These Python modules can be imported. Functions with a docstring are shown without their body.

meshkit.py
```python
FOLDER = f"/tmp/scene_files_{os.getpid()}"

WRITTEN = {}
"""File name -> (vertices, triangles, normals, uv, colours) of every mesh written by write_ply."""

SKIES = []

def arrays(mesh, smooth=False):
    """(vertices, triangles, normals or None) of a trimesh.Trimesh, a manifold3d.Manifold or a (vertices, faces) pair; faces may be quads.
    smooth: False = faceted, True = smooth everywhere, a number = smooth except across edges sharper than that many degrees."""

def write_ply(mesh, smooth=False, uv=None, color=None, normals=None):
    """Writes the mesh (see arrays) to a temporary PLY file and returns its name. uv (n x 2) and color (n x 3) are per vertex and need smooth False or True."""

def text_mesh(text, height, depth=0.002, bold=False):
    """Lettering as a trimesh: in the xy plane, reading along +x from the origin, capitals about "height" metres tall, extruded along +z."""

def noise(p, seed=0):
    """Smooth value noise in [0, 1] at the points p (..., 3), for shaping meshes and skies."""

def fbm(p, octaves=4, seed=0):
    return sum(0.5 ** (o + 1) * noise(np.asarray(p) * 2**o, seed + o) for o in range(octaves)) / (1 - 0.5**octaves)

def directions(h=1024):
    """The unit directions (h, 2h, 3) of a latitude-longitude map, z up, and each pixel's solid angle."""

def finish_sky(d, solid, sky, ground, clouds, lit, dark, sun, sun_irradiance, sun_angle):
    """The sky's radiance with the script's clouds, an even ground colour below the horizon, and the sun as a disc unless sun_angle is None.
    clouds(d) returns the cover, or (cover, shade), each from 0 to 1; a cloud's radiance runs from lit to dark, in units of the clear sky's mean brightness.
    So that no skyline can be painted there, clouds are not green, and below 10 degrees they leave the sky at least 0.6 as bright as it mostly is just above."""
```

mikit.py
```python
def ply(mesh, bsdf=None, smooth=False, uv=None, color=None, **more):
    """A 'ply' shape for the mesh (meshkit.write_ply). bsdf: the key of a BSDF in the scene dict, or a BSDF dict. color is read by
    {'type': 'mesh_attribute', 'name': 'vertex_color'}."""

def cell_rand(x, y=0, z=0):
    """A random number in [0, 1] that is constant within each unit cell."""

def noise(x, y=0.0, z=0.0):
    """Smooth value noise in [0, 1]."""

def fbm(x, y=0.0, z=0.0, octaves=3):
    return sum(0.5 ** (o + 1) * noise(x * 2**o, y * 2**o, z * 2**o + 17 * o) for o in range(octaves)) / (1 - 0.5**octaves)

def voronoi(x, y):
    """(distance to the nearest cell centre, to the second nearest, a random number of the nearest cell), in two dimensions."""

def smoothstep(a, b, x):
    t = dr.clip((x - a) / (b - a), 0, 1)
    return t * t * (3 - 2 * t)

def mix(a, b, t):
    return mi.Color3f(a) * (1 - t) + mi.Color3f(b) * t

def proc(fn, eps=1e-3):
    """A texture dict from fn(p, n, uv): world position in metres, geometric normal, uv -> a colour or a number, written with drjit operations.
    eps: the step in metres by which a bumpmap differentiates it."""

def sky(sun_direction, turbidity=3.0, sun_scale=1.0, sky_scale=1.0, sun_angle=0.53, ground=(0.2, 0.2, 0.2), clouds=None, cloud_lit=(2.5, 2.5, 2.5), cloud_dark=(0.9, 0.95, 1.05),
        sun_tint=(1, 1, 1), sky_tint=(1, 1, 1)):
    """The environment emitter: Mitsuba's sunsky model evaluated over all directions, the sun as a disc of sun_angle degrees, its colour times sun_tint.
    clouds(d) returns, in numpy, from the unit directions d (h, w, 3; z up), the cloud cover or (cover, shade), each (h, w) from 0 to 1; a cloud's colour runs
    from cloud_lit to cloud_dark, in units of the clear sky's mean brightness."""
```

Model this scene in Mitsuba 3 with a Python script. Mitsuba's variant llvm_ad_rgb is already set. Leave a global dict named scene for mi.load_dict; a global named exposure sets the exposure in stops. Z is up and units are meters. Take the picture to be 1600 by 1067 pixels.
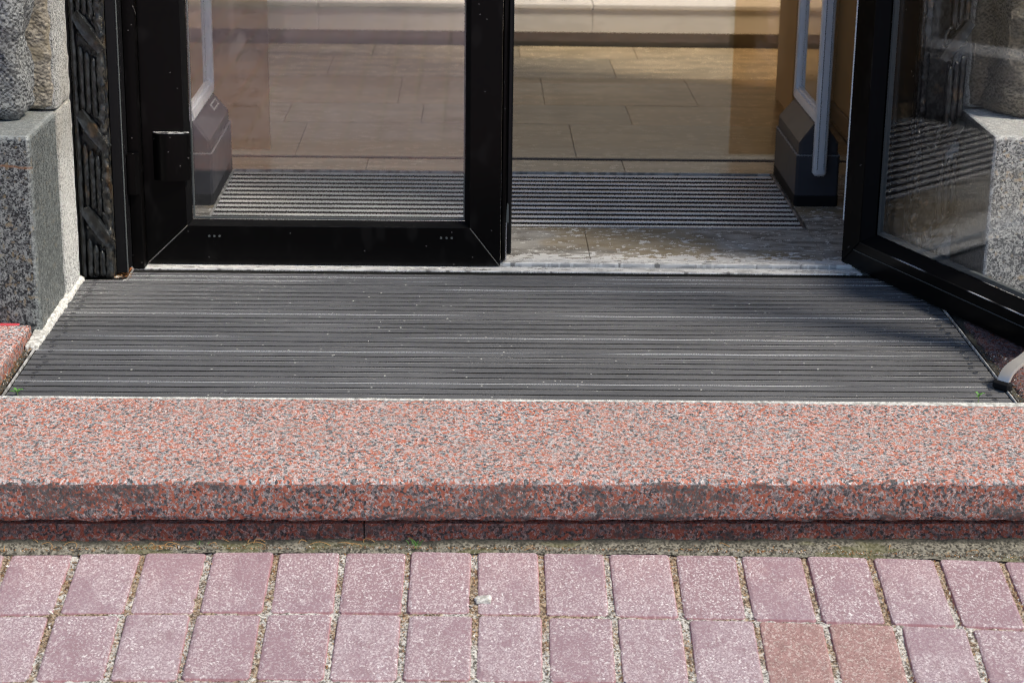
import math, random
import numpy as np, trimesh
import drjit as dr
import mitsuba as mi
import mikit, meshkit
from mikit import proc, noise, fbm, voronoi, smoothstep, mix, cell_rand

T = mi.ScalarTransform4f
scene, labels = {'type': 'scene'}, {}
rng = random.Random(7)
nrg = np.random.default_rng(7)

# ------------------------------------------------------------------ camera, sky, exposure
EYE = np.array([-0.0756, -3.3132, 1.168])
FWD = np.array([0.0213, 0.9523, -0.3043])
UP = np.array([-0.0075, 0.3045, 0.9525])
scene['camera'] = {'type': 'thinlens', 'aperture_radius': 0.004, 'focus_distance': 3.7, 'fov': 28.75, 'fov_axis': 'x', 'near_clip': 0.05, 'far_clip': 400.0,
                   'to_world': T().look_at(origin=EYE.tolist(), target=(EYE + FWD).tolist(), up=UP.tolist())}
SUN = (0.75, -0.40, 1.0)
scene['sky'] = mikit.sky(SUN, turbidity=3.5, sun_angle=13.0, sun_scale=0.98, sky_scale=1.05, sun_tint=(0.91, 1.0, 1.14), sky_tint=(1.01, 1.0, 0.97))
exposure = 1.75

# ------------------------------------------------------------------ materials
def C3(r, g, b):
    return mi.Color3f(r, g, b)

def bsdf(key, color, rough=0.6, bump=None, bscale=1.0, spec=0.4, two=True, eps=1e-3, **more):
    d = {'type': 'principled', 'roughness': rough, 'specular': spec, **more}
    d['base_color'] = proc(color) if callable(color) else {'type': 'rgb', 'value': list(color)}
    if callable(rough):
        d['roughness'] = proc(rough)
    if bump is not None:
        d = {'type': 'bumpmap', 'tex': proc(bump, eps=eps), 'scale': bscale, 'bsdf': d}
    scene[key] = {'type': 'twosided', 'b': d} if two else d
    return key

def face_uv(p, n):
    """Two coordinates along the face that a point lies on."""
    top = dr.abs(n.z) > 0.6
    front = dr.abs(n.y) > 0.6
    return dr.select(top, p.x, dr.select(front, p.x, p.y)), dr.select(top, p.y, p.z)

def grains(p, n, size):
    u, v = face_uv(p, n)
    w = 0.7 * fbm(u * 160, v * 160, 3.0) - 0.35
    return voronoi(u / size + w, v / size + w * 0.8)

def red_granite(dirt):
    def fn(p, n, uv):
        u, v = face_uv(p, n)
        a = grains(p, n, 0.0043)
        b = grains(p + 3.3, n, 0.0020)
        big = fbm(u * 30, v * 30, 9.0)
        top = dr.abs(n.z) > 0.6
        r = a[2] * 0.66 + 0.34 * b[2] + (big - 0.5) * 0.16
        col = mix((0.36, 0.090, 0.054), (0.51, 0.205, 0.138), b[2])
        col = dr.select(r > 0.44, mix((0.40, 0.31, 0.29), (0.68, 0.645, 0.63), b[2]), col)
        col = dr.select(r > 0.56, mix((0.12, 0.13, 0.145), (0.30, 0.31, 0.325), b[2]), col)
        col = dr.select(r > 0.75, mix((0.018, 0.018, 0.022), (0.07, 0.07, 0.075), b[2]), col)
        bruise = smoothstep(0.48, 0.74, fbm(u * 260, v * 260, 1.0)) * (0.50 if dirt else 0.75)    # hammered finish of the tread
        side = mix(col, (0.15, 0.12, 0.11), 0.15) * C3(0.78, 0.72, 0.70)  # sides darker: unhammered stone, plus dimmer light painted in
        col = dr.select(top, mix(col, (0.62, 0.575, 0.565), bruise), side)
        if dirt:
            stain = smoothstep(0.46, 0.64, fbm(p.x * 15, p.z * 34, 2.0, octaves=4) + 1.5 * (p.z + 0.035)) * smoothstep(0.25, 0.5, fbm(p.x * 200, p.z * 200, 7.0)) * dr.select(top, 0.0, 1.0) * dr.select(b[2] > 0.42, 0.85, 0.45)
            col = mix(col, (0.07, 0.068, 0.067), stain)
            low = smoothstep(0.40, 0.7, fbm(p.x * 6, p.y * 12, 5.0)) * dr.select(top, 0.14, 0.0)
            col = mix(col, (0.24, 0.22, 0.21), low)
        return col
    return fn

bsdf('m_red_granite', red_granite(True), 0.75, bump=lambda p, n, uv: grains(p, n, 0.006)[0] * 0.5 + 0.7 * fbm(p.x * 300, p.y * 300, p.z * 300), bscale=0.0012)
bsdf('m_red_course', lambda p, n, uv: red_granite(True)(p, n, uv) * C3(0.95, 0.76, 0.70), 0.75, bump=lambda p, n, uv: fbm(p.x * 250, p.y * 250, p.z * 250), bscale=0.0015)
bsdf('m_red_pad_shaded', lambda p, n, uv: red_granite(False)(p, n, uv) * C3(0.30, 0.26, 0.28), 0.8, bump=lambda p, n, uv: fbm(p.x * 120, p.y * 120, p.z * 120), bscale=0.004)  # darkened copy of the pad: shade of the open door painted in
bsdf('m_red_pad', red_granite(False), 0.75, bump=lambda p, n, uv: grains(p, n, 0.006)[0], bscale=0.0008)

def grey_granite(dark):
    def fn(p, n, uv):
        a = grains(p, n, 0.0068)
        b = grains(p + 1.7, n, 0.0027)
        u, v = face_uv(p, n)
        r = 0.45 * a[2] + 0.55 * b[2]
        col = mix((0.022, 0.024, 0.026), (0.085, 0.09, 0.092), b[2])
        col = dr.select(r > 0.40, mix((0.12, 0.125, 0.125), (0.20, 0.205, 0.20), b[2]), col)
        col = dr.select(r > 0.62, mix((0.24, 0.245, 0.235), (0.36, 0.36, 0.34), a[2]), col)
        col = mix(col, (0.34, 0.25, 0.14), smoothstep(0.70, 0.78, fbm(u * 120, v * 120, 4.0)) * 0.6)
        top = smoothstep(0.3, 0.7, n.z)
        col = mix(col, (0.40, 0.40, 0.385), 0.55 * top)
        worn = smoothstep(0.97, 0.80, dr.maximum(dr.maximum(dr.abs(n.x), dr.abs(n.y)), dr.abs(n.z)))
        col = mix(col, (0.55, 0.56, 0.55), worn * 0.75)
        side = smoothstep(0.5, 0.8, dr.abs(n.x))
        col = mix(col, (0.17, 0.18, 0.175), 0.35 * side) * (1.0 if dark else 1.0 - 0.65 * side)  # side of the right plinth darkened: shade painted into the colour
        if dark:
            col = col * C3(0.66, 0.70, 0.72)
            band = smoothstep(0.004, 0.0, dr.abs(p.z - 0.325 + 0.06 * (p.x + 0.9) - 0.004 * fbm(p.x * 60)))   # rust run on the left block
            col = mix(col, (0.20, 0.10, 0.05), band * 0.8 * dr.select(p.y < 0.37, 1.0, 0.0))
        else:
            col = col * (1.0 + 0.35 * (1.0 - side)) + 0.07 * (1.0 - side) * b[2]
        return col
    return fn

bsdf('m_grey_dark', grey_granite(True), 0.45, bump=lambda p, n, uv: grains(p, n, 0.006)[0], bscale=0.0005)
bsdf('m_grey_light', grey_granite(False), 0.7, bump=lambda p, n, uv: grains(p, n, 0.006)[0], bscale=0.0008)

def reveal_col(p, n, uv):
    f = fbm(p.y * 420, p.z * 420, p.x * 420)
    s = fbm(p.y * 9, p.z * 7, 4.0)
    col = mix((0.13, 0.13, 0.125), (0.46, 0.46, 0.44), smoothstep(0.28, 0.66, f))
    col = mix(col, (0.34, 0.32, 0.28), smoothstep(0.35, 0.7, s) * 0.55)
    return mix(col, (0.72, 0.73, 0.72), smoothstep(0.36, 0.20, p.z + 0.1 * (s - 0.5)) * 0.55 * smoothstep(0.25, 0.5, f))
bsdf('m_reveal', lambda p, n, uv: reveal_col(p, n, uv) * dr.select(voronoi(p.y / 0.0028, p.z / 0.0028 + p.x * 300)[2] > 0.72, 0.55, 1.0), 0.85, bump=lambda p, n, uv: fbm(p.x * 250, p.y * 250, p.z * 250), bscale=0.0018)

def rough_col(a, b, c):
    def fn(p, n, uv):
        f = fbm(p.x * 260, p.y * 260, p.z * 260)
        g = fbm(p.x * 30, p.y * 30, p.z * 30)
        col = mix(a, b, smoothstep(0.3, 0.7, f))
        return mix(col, c, smoothstep(0.45, 0.75, g) * 0.5)
    return fn
bsdf('m_rough_tan', rough_col((0.11, 0.10, 0.085), (0.33, 0.30, 0.25), (0.24, 0.20, 0.13)), 0.85, bump=lambda p, n, uv: fbm(p.x * 160, p.y * 160, p.z * 160, octaves=4), bscale=0.006)
bsdf('m_rough_grey', rough_col((0.035, 0.037, 0.039), (0.24, 0.25, 0.25), (0.10, 0.10, 0.10)), 0.85, bump=lambda p, n, uv: fbm(p.x * 140, p.y * 140, p.z * 140, octaves=4), bscale=0.006)
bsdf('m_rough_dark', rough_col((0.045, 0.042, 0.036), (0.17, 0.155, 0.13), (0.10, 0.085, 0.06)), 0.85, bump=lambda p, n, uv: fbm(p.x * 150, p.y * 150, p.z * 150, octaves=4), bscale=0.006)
bsdf('m_facade', (0.30, 0.29, 0.27), 0.9)

def mortar_col(p, n, uv):
    f = fbm(p.x * 330, p.y * 330, p.z * 330)
    g = fbm(p.x * 14, p.y * 30, 2.0)
    col = mix((0.04, 0.038, 0.03), (0.26, 0.245, 0.20), smoothstep(0.3, 0.7, f))
    col = mix(col, (0.13, 0.13, 0.045), smoothstep(0.55, 0.70, g) * 0.45)
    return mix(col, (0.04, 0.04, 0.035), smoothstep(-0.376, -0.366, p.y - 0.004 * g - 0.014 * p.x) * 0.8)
bsdf('m_mortar_dirty', mortar_col, 0.95, bump=lambda p, n, uv: fbm(p.x * 260, p.y * 260, p.z * 260), bscale=0.003)

def cement_col(p, n, uv):
    f = fbm(p.x * 200, p.y * 200, p.z * 200)
    return mix((0.36, 0.355, 0.33), (0.66, 0.66, 0.63), smoothstep(0.3, 0.65, f))
bsdf('m_cement', cement_col, 0.9, bump=lambda p, n, uv: fbm(p.x * 120, p.y * 120, p.z * 120), bscale=0.003)

PITCH = 0.1042
def paver_col(red):
    def fn(p, n, uv):
        i = dr.floor((p.x + 0.0655) / PITCH)
        j = dr.floor((p.y + 0.587 + 0.04 * p.x * p.x + 0.02 * p.x) / 0.19)
        k = cell_rand(i, j, 5)
        k2 = cell_rand(i, j, 9)
        f = fbm(p.x * 420, p.y * 420, p.z * 420 + k * 50)
        g = fbm(p.x * 55, p.y * 40, k * 90, octaves=4)
        if red:
            col = mix((0.37, 0.225, 0.215), (0.42, 0.275, 0.265), k)
            v2 = voronoi(p.x / 0.0022, p.y / 0.0028)
            col = mix(col, (0.22, 0.13, 0.12), dr.select(v2[2] > 0.78, 0.6, 0.0))
            col = mix(col, (0.60, 0.53, 0.50), dr.select(v2[2] < 0.16, 0.6, 0.0))
            col = mix(col, (0.25, 0.16, 0.15), smoothstep(0.52, 0.7, g) * 0.4)
            col = mix(col, (0.20, 0.11, 0.10), smoothstep(0.58, 0.75, f) * 0.6)
            col = mix(col, (0.55, 0.5, 0.46), smoothstep(0.66, 0.8, fbm(p.x * 300 + 9, p.y * 260, 3.0)) * 0.6)
        else:
            near = smoothstep(-0.62, -0.40, p.y)
            col = mix(mix((0.395, 0.310, 0.342), (0.430, 0.285, 0.298), near), (0.32, 0.22, 0.245), k * 0.9)
            col = mix(col, (0.41, 0.33, 0.365), k2 * 0.55)
            v1 = voronoi(p.x / 0.0034 + f, p.y / 0.0044 + g)
            v2 = voronoi(p.x / 0.0021, p.y / 0.0026)
            col = mix(col, (0.27, 0.17, 0.195), dr.select(v2[2] > 0.66, 0.55, 0.0))
            col = mix(col, (0.62, 0.56, 0.58), dr.select(v2[2] < 0.26, 0.55, 0.0))
            col = mix(col, (0.76, 0.735, 0.745), dr.select(v1[2] > 0.89, smoothstep(0.55, 0.25, v1[0]), 0.0) * smoothstep(0.25, 0.6, g))
            col = mix(col, (0.25, 0.16, 0.18), smoothstep(0.56, 0.72, g) * 0.4)
            h = fbm(p.x * 16 + k * 30, p.y * 12, k2 * 40, octaves=3)
            col = mix(col, (0.29, 0.19, 0.225), smoothstep(0.52, 0.68, h) * 0.5)
        edge = smoothstep(0.95, 0.7, n.z)
        return mix(col, (0.36, 0.15, 0.165), 0.55 * edge)
    return fn
def paver_bump(p, n, uv):
    return fbm(p.x * 380, p.y * 380, p.z * 380) + 0.8 * fbm(p.x * 90, p.y * 90, 1.0)
bsdf('m_paver', paver_col(False), 0.8, bump=paver_bump, bscale=0.0014)
bsdf('m_paver_red', paver_col(True), 0.85, bump=paver_bump, bscale=0.0012)

def sand_col(p, n, uv):
    f = fbm(p.x * 380, p.y * 380, 2.0)
    g = 0.5 * noise(p.x * 30, p.y * 22, 5.0) + 0.5 * fbm(p.x * 160, p.y * 160, 9.0)
    w = mix((0.11, 0.10, 0.085), (0.58, 0.57, 0.54), smoothstep(0.30, 0.62, f))
    b = mix((0.08, 0.05, 0.03), (0.40, 0.30, 0.20), smoothstep(0.3, 0.7, f))
    return mix(w, b, smoothstep(0.42, 0.62, g + 0.55 * (p.y + 0.62)) * 0.9)
bsdf('m_sand', sand_col, 0.95, bump=lambda p, n, uv: fbm(p.x * 300, p.y * 300, 2.0), bscale=0.003)

# mat
def rubber_col(p, n, uv):
    f = fbm(p.x * 40, p.y * 160, 3.0)
    sp = cell_rand(p.x * 330, p.y * 330, 2)
    dust = fbm(p.x * 5, p.y * 7, 8.0)
    col = mix((0.066, 0.068, 0.074), (0.132, 0.134, 0.141), smoothstep(0.3, 0.7, f) * 0.25 + 0.75 * dust)
    return dr.select(sp > 0.9985, C3(0.45, 0.45, 0.42), col)
bsdf('m_rubber', rubber_col, 0.62, spec=0.45)
scene['m_alu_bright'] = {'type': 'twosided', 'b': {'type': 'roughconductor', 'material': 'Al', 'alpha': 0.28}}
bsdf('m_alu_worn', lambda p, n, uv: mix((0.20, 0.20, 0.205), (0.72, 0.72, 0.72), smoothstep(0.30, 0.62, fbm(p.x * 3, p.y * 33, 3.0))), 0.38, metallic=0.5)
bsdf('m_alu_dull', lambda p, n, uv: mix((0.09, 0.09, 0.093), (0.34, 0.34, 0.345), smoothstep(0.4, 0.72, fbm(p.x * 4, p.y * 33, 3.0))), 0.5, metallic=0.5)
def sill_col(p, n, uv):
    f = fbm(p.x * 25, p.y * 90, p.z * 90, octaves=5)
    g = fbm(p.x * 110, p.y * 200, 6.0)
    col = mix((0.42, 0.42, 0.415), (0.70, 0.70, 0.69), smoothstep(0.3, 0.6, f))
    col = mix(col, (0.80, 0.80, 0.78), smoothstep(0.55, 0.66, g) * 0.8)
    return mix(col, (0.06, 0.055, 0.05), smoothstep(0.66, 0.74, fbm(p.x * 60 + 4, p.y * 160, 1.0)) * 0.7)
bsdf('m_sill', sill_col, 0.5, metallic=0.15)
bsdf('m_rim', lambda p, n, uv: mix((0.30, 0.30, 0.29), (0.62, 0.62, 0.61), smoothstep(0.35, 0.6, fbm(p.x * 60, p.y * 60, 3.0))), 0.5, metallic=0.3)
bsdf('m_pit', (0.010, 0.010, 0.010), 0.95, spec=0.1)
bsdf('m_bar', lambda p, n, uv: mix((0.74, 0.745, 0.75), (0.95, 0.95, 0.95), smoothstep(0.3, 0.6, fbm(p.x * 9, p.y * 23, 3.0))), 0.35, metallic=0.15)
bsdf('m_rivet', (0.10, 0.10, 0.105), 0.35, metallic=0.3)

# doors
def black_col(p, n, uv):
    sp = cell_rand(p.x * 420, p.z * 420 + p.y * 300, 7)
    sm = smoothstep(0.62, 0.8, fbm(p.x * 30, p.y * 30, p.z * 12))
    low = smoothstep(0.06, -0.01, p.z) * 0.6
    col = mix((0.0028, 0.0025, 0.0026), (0.016, 0.015, 0.015), sm * 0.35 + low * 0.5 * fbm(p.x * 50, p.y * 50, p.z * 50))
    return dr.select(sp > 0.9988, C3(0.12, 0.11, 0.11), col)
bsdf('m_black', black_col, 0.25, spec=0.12)
bsdf('m_bead', (0.006, 0.006, 0.0065), 0.6, spec=0.06)
bsdf('m_black_edge', (0.007, 0.007, 0.008), 0.35, spec=0.22)
bsdf('m_gasket', (0.09, 0.10, 0.10), 0.5)
bsdf('m_mitre', (0.35, 0.33, 0.30), 0.4, metallic=0.4)
bsdf('m_painted_glint', lambda p, n, uv: mix((0.012, 0.012, 0.013), (0.62, 0.63, 0.66), smoothstep(0.42, 0.58, fbm(p.x * 9, p.y * 9, 2.0))), 0.3, metallic=0.3)
bsdf('m_white_edge', (0.75, 0.76, 0.78), 0.4)
def iron_col(p, n, uv):
    r = fbm(p.x * 40, p.y * 40, p.z * 22, octaves=4)
    col = mix((0.004, 0.0045, 0.005), (0.022, 0.025, 0.027), smoothstep(0.35, 0.7, fbm(p.x * 120, p.y * 120, p.z * 60)))
    col = mix(col, (0.085, 0.048, 0.018), smoothstep(0.62, 0.74, r) * 0.5)
    edge = smoothstep(-0.842, -0.826, -dr.abs(p.x)) 
    return mix(col, (0.055, 0.048, 0.037), edge * smoothstep(0.42, 0.66, fbm(p.x * 130, p.y * 130, p.z * 90)) * 0.8)
bsdf('m_iron', iron_col, 0.33, bump=lambda p, n, uv: fbm(p.x * 220, p.y * 220, p.z * 140), bscale=0.002, spec=0.6)
scene['m_glass'] = {'type': 'thindielectric', 'int_ior': 1.52}
scene['m_glass_tint'] = {'type': 'thindielectric', 'int_ior': 1.52, 'specular_transmittance': {'type': 'rgb', 'value': [0.91, 0.87, 0.80]}}
scene['m_glass_reflection'] = {'type': 'thindielectric', 'int_ior': 1.52, 'specular_transmittance': {'type': 'rgb', 'value': [0.80, 0.63, 0.44]}}
scene['m_acrylic'] = {'type': 'thindielectric', 'int_ior': 1.49, 'specular_transmittance': {'type': 'rgb', 'value': [0.84, 0.84, 0.78]}}
scene['m_steel'] = {'type': 'twosided', 'b': {'type': 'roughconductor', 'material': 'Cr', 'alpha': 0.16}}
bsdf('m_holder', (0.62, 0.60, 0.57), 0.28, metallic=0.55)
bsdf('m_black_rubber', (0.012, 0.012, 0.013), 0.8, spec=0.15)

# interior
def floor_col(p, n, uv):
    k = cell_rand(dr.floor(p.y * 2.7 + 3), dr.floor(p.x * 1.5 + p.y), 3)
    v = fbm(p.x * 7, p.y * 26, 2.0, octaves=4)
    col = mix((0.28, 0.24, 0.172), (0.455, 0.385, 0.28), smoothstep(0.25, 0.75, v))
    col = mix(col, (0.24, 0.21, 0.16), k * 0.75)
    return mix(col, (0.56, 0.49, 0.38), smoothstep(0.63, 0.72, fbm(p.x * 40, p.y * 90, 7.0)) * 0.6)
bsdf('m_floor', floor_col, 0.28, spec=0.45)
bsdf('m_floor_grey', lambda p, n, uv: floor_col(p, n, uv) * C3(0.52, 0.51, 0.50), 0.28, spec=0.45)
bsdf('m_floor_brown', lambda p, n, uv: floor_col(p, n, uv) * C3(0.76, 0.63, 0.49), 0.28, spec=0.45)
bsdf('m_floor_sunpatch', lambda p, n, uv: floor_col(p, n, uv) * C3(1.30, 1.24, 1.15), 0.30, spec=0.45)  # far slabs lightened: sunlit patch painted into their colour
def worn_col(p, n, uv):
    f = fbm(p.x * 22, p.y * 50, 2.0, octaves=4)
    col = mix((0.17, 0.16, 0.145), (0.40, 0.385, 0.355), smoothstep(0.25, 0.7, f))
    col = mix(col, (0.30, 0.23, 0.13), smoothstep(0.42, 0.62, fbm(p.x * 5 + 1, p.y * 7, 4.0)) * 0.65)
    wear = smoothstep(0.62, 0.72, fbm(p.x * 70, p.y * 110, 6.0, octaves=5) + 0.26 * smoothstep(1.02, 0.935, p.y) + 0.12 * (fbm(p.x * 8, p.y * 12, 1.0) - 0.5))
    return mix(col, (0.74, 0.74, 0.72), wear * 0.85)
bsdf('m_worn', worn_col, 0.6)
bsdf('m_floor_bed', (0.20, 0.165, 0.115), 0.9)
def marble_col(p, n, uv):
    v = fbm(p.x * 5 + fbm(p.x * 9, p.z * 20, p.y * 9), p.z * 14, p.y * 8, octaves=4)
    return mix((0.76, 0.75, 0.72), (0.52, 0.51, 0.48), smoothstep(0.45, 0.75, v) * 0.5)
bsdf('m_marble', marble_col, 0.3)
bsdf('m_toe', lambda p, n, uv: mix((0.10, 0.085, 0.065), (0.20, 0.18, 0.15), fbm(p.x * 6, p.z * 30, 2.0)), 0.5)
bsdf('m_wall_beige', lambda p, n, uv: mix((0.27, 0.235, 0.170), (0.32, 0.28, 0.205), fbm(p.y * 3, p.z * 2, 1.0)), 0.6)
bsdf('m_wall_warm', (0.52, 0.44, 0.345), 0.7)
bsdf('m_ceiling', (0.75, 0.70, 0.62), 0.8)
bsdf('m_gate_grey', lambda p, n, uv: mix((0.032, 0.033, 0.043), (0.048, 0.049, 0.06), fbm(p.x * 30, p.y * 30, p.z * 30)), 0.5, spec=0.4)
bsdf('m_gate_white', (0.66, 0.68, 0.72), 0.35)
bsdf('m_gate_seam', (0.20, 0.21, 0.23), 0.5)
bsdf('m_cap', lambda p, n, uv: mix((0.05, 0.05, 0.05), (0.42, 0.42, 0.42), smoothstep(0.35, 0.55, fbm(p.x * 90, p.y * 90, 1.0))), 0.5)
bsdf('m_plate', (0.55, 0.56, 0.56), 0.4)
bsdf('m_shoe', (0.030, 0.010, 0.008), 0.3, spec=0.5)
bsdf('m_sole', (0.012, 0.010, 0.010), 0.6)
# small natural things
bsdf('m_leaf', (0.10, 0.26, 0.055), 0.5)
bsdf('m_stalk', (0.16, 0.22, 0.08), 0.6)
bsdf('m_bud_brown', (0.25, 0.10, 0.03), 0.7)
bsdf('m_bud_tan', (0.46, 0.26, 0.10), 0.7)
bsdf('m_chip', (0.70, 0.68, 0.64), 0.8)
bsdf('m_moss', (0.07, 0.09, 0.02), 0.9)
bsdf('m_dry_leaf', (0.36, 0.13, 0.04), 0.6)
bsdf('m_ground', (0.28, 0.24, 0.235), 0.9)
bsdf('m_red_line', (0.50, 0.06, 0.075), 0.7)

# ------------------------------------------------------------------ helpers
used = {}
def key_for(base):
    n = used.get(base, -1) + 1
    used[base] = n
    return base if n == 0 else f'{base}_{n:03d}'

def thing(name, label=None, cat=None, group=None, kind=None):
    k = key_for(name)
    d = {}
    if label: d['label'] = label
    if cat: d['category'] = cat
    if group: d['group'] = group
    if kind: d['kind'] = kind
    labels[k] = d
    return k

def add(parent, name, mesh, mat, smooth=False, label=None, to_world=None, kind=None):
    k = key_for(parent + '__' + name) if name else parent
    s = mikit.ply(mesh, mat, smooth=smooth) if not isinstance(mesh, dict) else {**mesh, 'bsdf': {'type': 'ref', 'id': mat}}
    if to_world is not None:
        s['to_world'] = to_world
    scene[k] = s
    if label or kind:
        labels.setdefault(k, {})
        if label: labels[k]['label'] = label
        if kind: labels[k]['kind'] = kind
    return k

def hull(pts):
    return trimesh.convex.convex_hull(np.asarray(pts, float))

def cbox(x0, x1, y0, y1, z0, z1, b=0.003):
    """A box with chamfered edges."""
    c, h = np.array([(x0 + x1) / 2, (y0 + y1) / 2, (z0 + z1) / 2]), np.array([x1 - x0, y1 - y0, z1 - z0]) / 2
    b = min(b, 0.45 * h.min() * 2)
    pts = []
    for s in np.ndindex(2, 2, 2):
        s = np.array(s) * 2 - 1
        for k in range(3):
            q = h - b
            q[k] = h[k]
            pts.append(c + s * q)
    return hull(pts)

def prism(poly, axis, a0, a1, b=0.0015):
    """A convex polygon (n x 2) swept along an axis from a0 to a1, with chamfered ends."""
    poly = np.asarray(poly, float)
    cen = poly.mean(0)
    d = poly - cen
    ins = cen + d * (1 - b / np.maximum(np.linalg.norm(d, axis=1, keepdims=True), 1e-6) * 1.4)
    s = 1 if a1 > a0 else -1
    pts = []
    for pl, a in ((ins, a0), (poly, a0 + s * b), (poly, a1 - s * b), (ins, a1)):
        for q in pl:
            pts.append(np.insert(q, axis, a))
    return hull(pts)

def sweep_profile(prof, x0, x1):
    """An open profile of (y, z) points drawn along x (one sheet, with end caps)."""
    prof = np.asarray(prof, float)
    n = len(prof)
    v = np.vstack([np.c_[np.full(n, x0), prof], np.c_[np.full(n, x1), prof]])
    f = []
    for i in range(n):
        j = (i + 1) % n
        f += [[i, n + i, n + j], [i, n + j, j]]
    for i in range(1, n - 1):
        f += [[0, i, i + 1], [n, n + i + 1, n + i]]
    m = trimesh.Trimesh(v, np.array(f)[:, ::-1], process=False)
    return m

def fb(p, s, seed=0, octaves=4):
    out, tot = 0, 0
    for o in range(octaves):
        out = out + 0.5 ** o * (meshkit.noise(np.asarray(p) * s * 2 ** o, seed + o) - 0.5)
        tot += 0.5 ** o
    return out / tot * 2

def fine_box(x0, x1, y0, y1, z0, z1, edge):
    def lin(a, b):
        return np.linspace(a, b, max(2, int(math.ceil((b - a) / edge)) + 1))
    X, Y, Z = lin(x0, x1), lin(y0, y1), lin(z0, z1)
    parts = []
    def grid(A, B, make, flip):
        a, b = np.meshgrid(A, B, indexing='ij')
        v = make(a.ravel(), b.ravel())
        i = np.arange(len(A) * len(B)).reshape(len(A), len(B))
        q = np.stack([i[:-1, :-1], i[1:, :-1], i[1:, 1:], i[:-1, 1:]], -1).reshape(-1, 4)
        if flip: q = q[:, ::-1]
        parts.append(trimesh.Trimesh(v, np.vstack([q[:, [0, 1, 2]], q[:, [0, 2, 3]]]), process=False))
    grid(X, Y, lambda a, b: np.c_[a, b, np.full(len(a), z1)], False)
    grid(X, Y, lambda a, b: np.c_[a, b, np.full(len(a), z0)], True)
    grid(X, Z, lambda a, b: np.c_[a, np.full(len(a), y0), b], False)
    grid(X, Z, lambda a, b: np.c_[a, np.full(len(a), y1), b], True)
    grid(Y, Z, lambda a, b: np.c_[np.full(len(a), x1), a, b], False)
    grid(Y, Z, lambda a, b: np.c_[np.full(len(a), x0), a, b], True)
    m = trimesh.util.concatenate(parts)
    m.merge_vertices(digits_vertex=6)
    return m

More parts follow.
